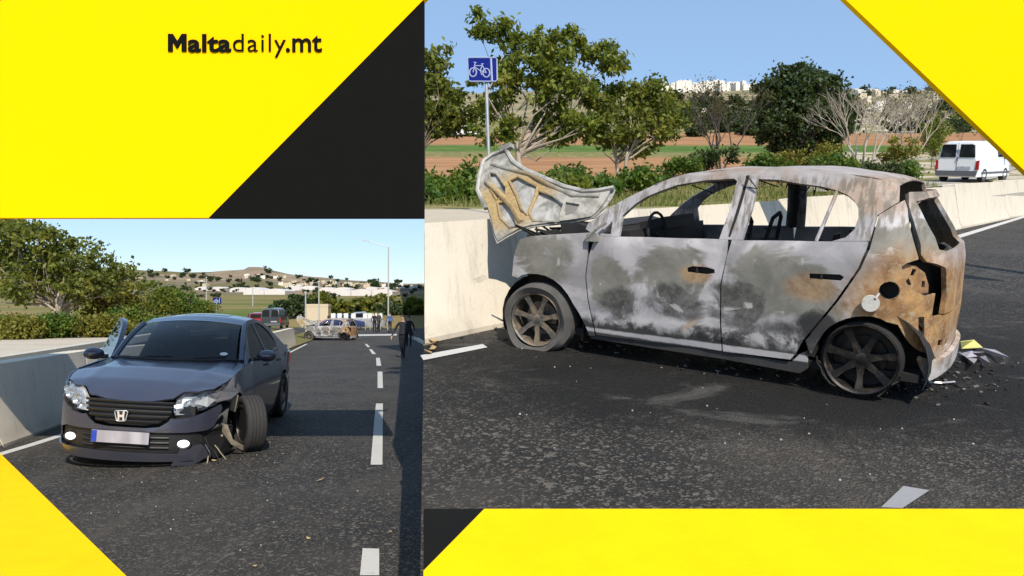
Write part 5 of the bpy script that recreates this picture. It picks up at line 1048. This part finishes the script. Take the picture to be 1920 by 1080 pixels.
# ------------------------------------------------------------------ people
M['uniform'] = plain('dark_uniform', (.014, .015, .022), .85); M['skin'] = plain('skin', (.42, .26, .18), .6, var=.05); M['hair'] = plain('dark_hair', (.02, .016, .012), .7); M['boots'] = plain('black_boots', (.012, .012, .012), .5); M['blue_shirt'] = plain('blue_shirt', (.07, .11, .28), .8); M['grey_shirt'] = plain('grey_jacket', (.06, .06, .065), .85); M['hivis'] = plain('hi_vis_green', (.15, .55, .08), .7)
def person(label, loc, face_deg, top, legs, h=1.76, stride=.0, arm=.12, hair='hair', group=None):
    o = empty('person', loc, (0, 0, R_(face_deg))); tag(o, label, 'person', group); k = h/1.76
    me = bpy.data.meshes.new('body'); V = []; E = []; Rd = []
    def pt(p, r, par=None):
        V.append(tuple(c*k for c in p)); Rd.append((r[0]*k, r[1]*k)); i = len(V)-1
        if par is not None: E.append((par, i))
        return i
    s = stride                                            # figure faces -Y in its own frame
    pel = pt((0, 0, .96), (.15, .115)); w1 = pt((0, .005, 1.10), (.145, .105), pel); ch = pt((0, .01, 1.30), (.17, .12), w1); nk0 = pt((0, .015, 1.44), (.10, .085), ch); nk = pt((0, 0, 1.50), (.055, .058), nk0); hd = pt((0, -.015, 1.58), (.072, .085), nk); h2 = pt((0, -.01, 1.67), (.078, .092), hd); pt((0, -.005, 1.73), (.055, .065), h2)
    for sg in (-1, 1):
        f_ = sg*s; hp = pt((sg*.095, 0, .88), (.09, .095), pel); kn = pt((sg*.10, -.16*f_-.01, .50+.01*abs(f_)), (.062, .068), hp); an = pt((sg*.105, -.34*f_ if f_ > 0 else -.46*f_, .10+(.10*abs(f_) if f_ < 0 else 0)), (.042, .048), kn); z_ = .04+(.07*abs(f_) if f_ < 0 else 0); he = pt((sg*.105, V[an][1]/k+.0, z_), (.042, .04), an); pt((sg*.115, V[an][1]/k-.17, z_-.005), (.04, .03), he)
        sh = pt((sg*.17, .01, 1.40), (.072, .07), nk0); el = pt((sg*(.25+arm*.35), .03+.10*f_, 1.13), (.046, .048), sh); wr = pt((sg*(.27+arm*.6), -.03+.22*f_, .90), (.032, .034), el); hn = pt((sg*(.27+arm*.62), -.045+.24*f_, .82), (.036, .022), wr); pt((sg*(.27+arm*.6), -.06+.25*f_, .745), (.022, .014), hn); pt((sg*(.245+arm*.6), -.08+.25*f_, .80), (.013, .013), wr)
    me.from_pydata(V, E, []); b = bpy.data.objects.new('tmp', me); C.objects.link(b); md = b.modifiers.new('skin', 'SKIN'); md.use_smooth_shade = True
    for i, r in enumerate(Rd): me.skin_vertices[0].data[i].radius = r; me.skin_vertices[0].data[i].use_root = (i == 0)
    b.modifiers.new('sub', 'SUBSURF').levels = 1; bpy.context.view_layer.update(); nm = bpy.data.meshes.new_from_object(b.evaluated_get(bpy.context.evaluated_depsgraph_get())); nm.name = 'body'; bpy.data.objects.remove(b)
    nm.materials.clear()
    for mt in (top, legs, M['skin'], M['boots']): nm.materials.append(mt)
    for f in nm.polygons:
        c = f.center/k; hand = c.z < .90 and abs(c.x) > .22; f.material_index = 2 if (c.z > 1.475 or hand) else (3 if c.z < .13 else (1 if c.z < .985 and abs(c.x) < .24 else 0)); f.use_smooth = True
    link(bpy.data.objects.new('body', nm), o)
    m = MB(); m.grid(lambda u, v: Vector((.088*math.cos(2*math.pi*u)*math.cos(v*1.5), .012+.098*math.sin(2*math.pi*u)*math.cos(v*1.5), 1.655+.115*math.sin(v*1.5)))*k, 16, 5); m.build('hair', M[hair], o, smooth=60)
    for sg in (-1, 1): m = MB(); m.box(Vector((sg*.032, -.093, 1.625))*k, (.022*k, .012*k, .010*k)); m.build('eye', M['boots'], o)
    m = MB(); m.box(Vector((0, -.108, 1.595))*k, (.022*k, .03*k, .035*k)); m.build('nose', M['skin'], o)
    m = MB(); m.tube([Vector((.16*math.cos(a), .13*math.sin(a), .99))*k for a in np.linspace(0, 6.283, 15)], .018*k, 5); m.build('belt', M['boots'], o)
    return o
def foot(u, v, Y): p = at(u, v, Y); return (p.x, Y, zroad(Y)+.0)
person('person in dark uniform walking towards the viewer on the right lane', foot(755, 672, 30.6), -6, M['uniform'], M['uniform'], 1.78, .75, .22)
person('person just behind the walking uniformed one, head showing at the shoulder', foot(766.5, 660, 40), 5, M['uniform'], M['uniform'], 1.70, .2, .1)
person('standing person in blue shirt with hands down left of the walking one', foot(731, 628, 64), 160, M['blue_shirt'], M['uniform'], 1.75)
person('standing person in dark clothes, left of a close pair on the far road', foot(702, 630, 65), 40, M['uniform'], M['uniform'], 1.72)
person('standing person in grey jacket, right of a close pair on the far road', foot(710, 630, 66), -120, M['grey_shirt'], M['uniform'], 1.78)

# ------------------------------------------------------------------ street furniture
o = empty('street_lamp', at(728, 622, 72)); o.location.z = zroad(72); tag(o, 'tall grey street lamp with a long arm reaching left', 'street lamp')
m = MB(); m.tube([(0, 0, 0), (0, 0, 1.2), (.02, 0, 8.0)], [.11, .08, .055], 8); m.build('post', M['pole'], o, smooth=50); m = MB(); m.tube([(.02, 0, 7.9), (-.1, 0, 8.0), (-2.0, 0, 8.55)], .04, 6); m.build('arm', M['pole'], o); m = MB(); m.box((-2.2, 0, 8.6), (.6, .22, .09), (0, R_(14), 0)); m.build('lamp_head', M['pole'], o)
for u, vt, Y, lb in ((573, 548, 74, 'thin pale pole left of the small stone hut'), (598, 528, 82, 'taller thin pale pole in front of the small stone hut'), (474, 540, 130, 'thin far pole in the green field'), (387, 520, 150, 'thin far pole above the green bushes')):
    p = at(u, vt, Y); g_ = zfar(p.x/Y, Y); m = MB(); m.tube([(0, 0, -.3), (0, 0, p.z-g_)], [.09, .06], 6); m.box((0, 0, p.z-g_), (.25, .12, .12)); q = tag(m.build('utility_pole', M['pole']), lb, 'pole', 'thin poles at the end of the road'); q.location = (p.x, Y, g_)
M['sign_blue'] = plain('sign_blue', (.004, .012, .16), .75, spec=.1, var=.04); M['sign_white'] = plain('sign_white', (.36, .42, .60), .7, spec=.1, var=.04)
for i, u in enumerate((625, 637, 649, 663, 685, 694, 703, 713)):
    Y = 70+i*.4; p = at(u, 588, Y); g_ = zroad(Y); o = empty('marker_post', (p.x, Y, g_)); h_ = p.z-g_
    tag(o, ('%s white rectangular marker board counting from the far burnt car' % ('first', 'second', 'third', 'fourth', 'fifth', 'sixth', 'seventh', 'eighth')[i]), 'marker board', 'row of white marker boards')
    m = MB(); m.tube([(0, 0, 0), (0, 0, h_)], .035, 6); m.build('post', M['pole'], o); m = MB(); m.box((0, -.05, h_-.22), (.42, .03, .50)); m.build('board', M['white_plastic'], o)
o = empty('bicycle_sign'); Y = 12.0; b0 = at(917, 300, Y); o.location = (b0.x, Y, zbank(Y)); tag(o, 'square blue sign with a white bicycle on a grey pole behind the raised bonnet', 'road sign')
io = Matrix.Translation(-Vector(o.location)); q = lambda u, v, d=0.: io @ (at(u, v, Y)+Vector((0, d, 0)))
m = MB(); m.tube([q(918, 340, .05)*1.0, q(911.5, 150, .05), q(910.5, 112, .05)], .028, 10); m.tube([Vector((q(918, 340).x, .05, -.2)), q(918, 335, .05)], .028, 10); m.build('pole', M['galv'], o, smooth=50)
SG = [(875.5, 109), (879, 107.2), (929, 107.2), (932.5, 110), (933, 151), (930, 153.7), (881, 153.7), (877.5, 151)]
m = MB(); m.prism(SG, lambda u, v: q(u, v, 0), lambda u, v: q(u, v, .02)); m.build('sign_face', M['sign_blue'], o)
m = MB(); m.tube([q(u+(904.5-u)*.03, v+(130.5-v)*.04, -.004) for u, v in SG+SG[:2]], .0105, 4); m.tube([q(920.5, 109.5, -.004), q(922.5, 152, -.004)], .016, 4); m.build('sign_border', M['sign_white'], o)
m = MB(); wc = [(886.8, 136), (911.8, 137)]
for cx_, cy_ in wc: m.tube([q(cx_+6.4*math.cos(a), cy_+8.0*math.sin(a), -.006) for a in np.linspace(0, 2*math.pi, 25)], .0105, 4)
for a, b in (((886.8, 136), (891, 117.5)), ((891, 117.5), (888, 117)), ((891, 117.5), (893.5, 118)), ((890, 123.5), (905, 123.5)), ((890, 126), (900.5, 133)), ((900.5, 133), (904.5, 121)), ((900.5, 133), (911.8, 137)), ((904.5, 123.5), (911.8, 137)), ((902, 120.5), (907, 120)), ((900.5, 133), (903.5, 141))): m.tube([q(*a, -.006), q(*b, -.006)], .008, 4)
m.build('bicycle_symbol', M['sign_white'], o)
Y = 45.; p = at(406, 600, Y); o = empty('direction_sign', (p.x, Y, zverge(p.x, Y))); tag(o, 'small blue sign with white marks above the saloon roof', 'road sign'); io = Matrix.Translation(-Vector(o.location)); q = lambda u, v, d=0.: io @ (at(u, v, Y)+Vector((0, d, 0)))
m = MB(); m.tube([(0, .03, 0), (0, .03, q(406, 560).z)], .04, 6); m.build('pole', M['pole'], o); m = MB(); m.prism([(399, 558), (414.5, 558.5), (414.5, 570), (399, 570)], lambda u, v: q(u, v, 0), lambda u, v: q(u, v, .03)); m.build('sign_face', M['sign_blue'], o)
m = MB()
for u in (402.5, 408): m.tube([q(u+1.6*math.cos(a), 566+2*math.sin(a), -.01) for a in np.linspace(0, 6.283, 13)], .022, 4)
m.tube([q(402.5, 566, -.01), q(404, 561.5, -.01), q(407, 562, -.01), q(408, 566, -.01)], .02, 4); m.tube([q(411.5, 559, -.01), q(411.5, 569.5, -.01)], .025, 4); m.build('bicycle_symbol', M['sign_white'], o)

# ------------------------------------------------------------------ far buildings, greenhouses, trees
M['b_white'] = plain('limestone_white', (.66, .62, .55), .8, sc=.2); M['b_cream'] = plain('limestone_cream', (.52, .44, .32), .8, sc=.2); M['b_glass'] = plain('window_dark', (.05, .055, .06), .3); M['plastic_sheet'] = plain('greenhouse_sheet', (.62, .58, .56), .5, sc=.2)
def building(c, wx, wy, h, mat, rot, label, group, win=True, name='house', roofbox=True):
    o = empty(name, c, (0, 0, rot)); tag(o, label, 'house', group); m = MB(); m.box((0, 0, h/2-.8), (wx, wy, h+1.6)); m.box((0, 0, h+.15), (wx*1.02, wy*1.02, .3)); 
    if roofbox: m.box((wx*.2, wy*.1, h+.3+h*.1), (wx*.25, wy*.3, h*.25))
    m.build('walls', mat, o)
    if win:
        for z in np.arange(1.6, h-.8, 3.0):
            for i in range(max(2, int(wx/4))):
                x = (i+.5)/max(2, int(wx/4))*wx-wx/2; mm = MB(); mm.box((x, -wy/2, z), (1.3, .12, 1.5)); mm.build('window', M['b_glass'], o)
    return o
rb = random.Random(31)
ORD = ('first', 'second', 'third', 'fourth', 'fifth', 'sixth', 'seventh', 'eighth', 'ninth', 'tenth', 'eleventh', 'twelfth', 'thirteenth', 'fourteenth', 'fifteenth', 'sixteenth', 'seventeenth', 'eighteenth', 'nineteenth', 'twentieth', 'twenty-first', 'twenty-second', 'twenty-third', 'twenty-fourth')
for i in range(24):
    u = 1246+i*7.6+rb.uniform(-2, 2); Y = rb.uniform(385, 425); g_ = zbank(Y)
    if 1420 < u < 1428: continue
    building((at(u, 0, Y).x, Y, g_), rb.uniform(2.0, 3.4), 4, rb.uniform(2.6, 4.6), M['b_white'], rb.uniform(-.2, .2), 'white block of flats on the skyline, %s from the left in the town' % ORD[i], 'white town on the right skyline', win=False, name='apartment_block')
for i in range(46):
    u = rb.uniform(1580, 1830); Y = rb.uniform(150, 400); g_ = zbank(Y)
    building((at(u, 0, Y).x, Y, g_-.3), rb.uniform(1.2, 3.4), rb.uniform(2, 4), rb.uniform(.9, 2.0), M[rb.choice(('b_white', 'b_cream', 'b_white'))], rb.uniform(-.5, .5), 'low pale house scattered on the slope above the white van', 'village on the right slope', win=False)
for u, v, Y, wx, h in ((1303, 222, 185, 4.5, 1.8), (1400, 222, 180, 2.6, 1.9), (1430, 238, 150, 4, 1.4), (1270, 224, 190, 3, 1.2)):
    building((at(u, v, Y).x, Y, zbank(Y)), wx, 4, h, M['b_white'], .1, {1303: 'cream farm building left of the thin dark tree', 1400: 'white shed right of the thin dark tree', 1430: 'low pale wall-like shed beside the dense dark tree', 1270: 'small low building at the edge of the far field'}[u], 'farm buildings beyond the fields', win=False, name='farm_building')
for i in range(70):
    u = rb.uniform(245, 794) if i < 25 else rb.uniform(520, 794); t = rb.random(); Y = rb.uniform(600, 1000); a = (u-CX)/FPX
    building((a*Y, Y, zfar(a, Y)), rb.uniform(3, 7.5), rb.uniform(4, 6), rb.uniform(1.5, 3.2), M[rb.choice(('b_white', 'b_cream', 'b_cream'))], rb.uniform(-.6, .6), 'pale flat-roofed house on the far hillside', 'houses on the far hillside', win=False)
for i, (u0, u1, Y, lb) in enumerate(((440, 500, 430, 'long white greenhouse left of the far bushes'), (468, 545, 330, 'nearest white greenhouse above the dark people carrier'), (540, 600, 450, 'thin white greenhouse above the dark tree clump'), (605, 662, 440, 'thin white greenhouse over the far burnt car'), (628, 742, 300, 'long pale greenhouse left of the lamp post'), (735, 790, 560, 'big bluish greenhouse at the right end below the hill'), (375, 430, 470, 'white greenhouse above the blue sign'), (690, 735, 470, 'pale greenhouse behind the lamp post'))):
    a = ((u0+u1)/2-CX)/FPX; wx = (u1-u0)/FPX*Y; m = MB(); nb = max(2, int(wx/7)); 
    for k in range(nb):
        x0 = -wx/2+k*wx/nb; m.prism([(x0+.1, -1), (x0+wx/nb-.1, -1), (x0+wx/nb-.1, 1.5), (x0+wx/nb*.75, 2.2), (x0+wx/nb*.5, 2.5), (x0+wx/nb*.25, 2.2), (x0+.1, 1.5)], lambda x, z: Vector((x, -8, z)), lambda x, z: Vector((x, 8, z)))
    q = tag(m.build('greenhouse', M['plastic_sheet']), lb, 'greenhouse', 'greenhouses in the valley'); q.location = (a*Y, Y, zfar(a, Y))
a = (597-CX)/FPX; building((a*88, 88, zfar(a, 88)), 2.6, 2.5, 1.75, M['b_cream'], .1, 'small square stone hut behind the far burnt car', None, win=False, name='stone_hut', roofbox=False)
P, cl = crown_points([((0, 0, 1.6), (1.5, 1.4, 1.2)), ((.8, .3, 1.3), (1.0, 1.0, .9))], 34, 26, .35, np.random.RandomState(77), .5)
ft = empty('far_tree'); tag(ft, 'small dark tree on the far hillside', 'tree', 'scattered trees on the far hillside'); leaves('crown', P, .30, .5, M['leaf_dark'], ft); m = MB(); m.tube([(0, 0, -.4), (0, 0, 1.6)], [.14, .07], 5); m.build('trunk', M['bark_dark'], ft)
def put(o, x, y, z, s, label=None, group=None):
    o.location = (x, y, z); o.scale = (s*rb.uniform(.8, 1.5), s, s*rb.uniform(.8, 1.1)); o.rotation_euler = (0, 0, rb.uniform(0, 6.28))
    if label: o['label'] = label; o['group'] = group
for i in range(190):
    u = rb.uniform(235, 800); Y = rb.choice((rb.uniform(500, 900), rb.uniform(800, 1190), rb.uniform(240, 560))); a = (u-CX)/FPX; o = ft if i == 0 else copy_tree(ft); put(o, a*Y, Y, zfar(a, Y), Y/330*rb.uniform(.35, .9))
for i in range(90):
    if i < 40: u, Y = rb.uniform(1235, 1450), rb.uniform(110, 230)
    elif i < 75: u, Y = rb.uniform(1540, 1860), rb.uniform(95, 330)
    else: u, Y = rb.uniform(1600, 1860), rb.uniform(300, 400)
    put(copy_tree(ft), at(u, 0, Y).x, Y, zbank(Y)-.2, Y/85*rb.uniform(.45, .95)*(.35 if Y > 230 else 1), 'dark tree on the rising land right of the tall tree', 'scattered trees on the right slope')

# ------------------------------------------------------------------ litter on the roads
M['paper_y'] = plain('yellow_paper', (.50, .48, .16), .8); M['ash_paper'] = plain('ash_grey_sheet', (.33, .31, .36), .8, var=.4, sc=20); M['dry_leaf'] = plain('dry_leaf', (.38, .26, .12), .8, var=.3); M['pebble'] = plain('pale_pebble', (.36, .34, .31), .9)
def scrap(name, pts, mat, label, cat, group=None, th=.006):
    m = MB(); c = sum((Vector(p) for p in pts), Vector())/len(pts); m.prism([(Vector(p)-c,) for p in pts], lambda p: p+Vector((0, 0, th)), lambda p: p); q = tag(m.build(name, mat), label, cat, group); q.location = c; return q
rq = lambda u, v, dz=.01: onramp(u, v, dz)
scrap('yellow_sheet', [rq(1803, 654, .02), rq(1801, 641, .10), rq(1826, 638, .08), rq(1842, 652, .03)], M['paper_y'], 'crumpled yellow sheet lying right of the burnt bumper', 'litter')
for i, (pp, lb) in enumerate(([((1800, 664), (1822, 659), (1846, 660), (1840, 668), (1812, 671)), 'grey ash-covered sheet below the yellow sheet'], [((1838, 653), (1866, 657), (1892, 671), (1862, 668)), 'long grey torn sheet pointing right'], [((1836, 670), (1848, 668), (1856, 682), (1846, 684)), 'small grey scrap in front of the torn sheets'], [((1812, 672), (1832, 674), (1826, 682)), 'tiny dark grey scrap beside the burnt bumper'])):
    scrap('torn_sheet', [rq(u, v, .015+.03*((k*7+i*3) % 3)) for k, (u, v) in enumerate(pp)], M['ash_paper'], lb, 'litter', 'torn sheets behind the burnt car')
m = MB(); m.tube([rq(u, v, .02) for u, v in ((1728, 712), (1742, 717), (1765, 718), (1790, 716))], .008, 5); tag(m.build('metal_strip', M['galv']), 'thin bent metal strip under the burnt rear bumper', 'litter')
def leaf(p, s, lb, grp):
    a = rb.uniform(0, 6.28); d = Vector((math.cos(a), math.sin(a), 0))*s; e = Vector((-d.y, d.x, 0))*.5
    scrap('fallen_leaf', [p-d+Vector((0, 0, .004)), p-e+Vector((0, 0, s*.3)), p+d+Vector((0, 0, s*.5)), p+e], M['dry_leaf'], lb, 'leaf', grp, .003)
for u, v, lb in ((806, 648, 'middle'), (812, 655, 'right'), (818, 645, 'rearmost right'), (803, 662, 'nearest'), (812, 640, 'rearmost')): leaf(rq(u, v, .012), .06, '%s dry leaf of the little heap at the foot of the barrier' % lb, 'leaves at the barrier foot')
leaf(onroad(601, 901, .012), .045, 'largest dry leaf, alone on the level road before the saloon', None); leaf(onroad(578, 1010, .012), .022, 'dry leaf in the foreground left of the nearest dash', None); leaf(onroad(732, 998, .012), .025, 'dry leaf right of the centre dashes', None); leaf(onroad(478, 1062, .012), .02, 'dry leaf at the bottom of the level road', None); leaf(onroad(401, 864, .012), .03, 'dry leaf beside the torn bumper corner', None)
m = MB()
for k in range(150):
    if k % 2: p = Vector((rb.uniform(-.3, 4.2), rb.uniform(3.4, 6.6), 0)); p.z = zramp(p.y)+.004
    else: p = Vector((rb.uniform(-4.5, -.9), rb.uniform(4.9, 9.5), .004)); p = p if p.x < EDGE*p.y-.1 else Vector((-2.5, p.y, .004))
    s_ = rb.uniform(.003, .009); m.box(p, (s_, s_*1.2, s_), (rb.uniform(0, 1), rb.uniform(0, 1), rb.uniform(0, 3)))
tag(m.build('grit', M['pebble']), 'pale grit scattered over both roads', kind='stuff')

m = MB(); m2 = MB()
for k in range(420):
    cx_, cy_ = rb.choice(((2.75, 5.05), (2.75, 5.05), (2.95, 5.5), (.55, 6.25), (1.7, 5.6), (3.5, 5.9))); p = Vector((cx_+rb.gauss(0, .32), cy_+rb.gauss(0, .16), 0))
    if p.y > .96*0+6.7: continue
    p.z = zramp(p.y)+.006; s_ = rb.uniform(.005, .022); (m if k % 3 else m2).box(p, (s_*rb.uniform(.8, 2.2), s_, s_*.5), (rb.uniform(-.4, .4), rb.uniform(-.4, .4), rb.uniform(0, 3)))
tag(m.build('charred_debris', M['char']), 'black charred crumbs on the asphalt round the burnt rear wheel', kind='stuff')
tag(m2.build('ash_flakes', plain('ash_flake', (.13, .125, .125), .9, var=.5, sc=30)), 'grey ash flakes on the asphalt under the burnt car', kind='stuff')
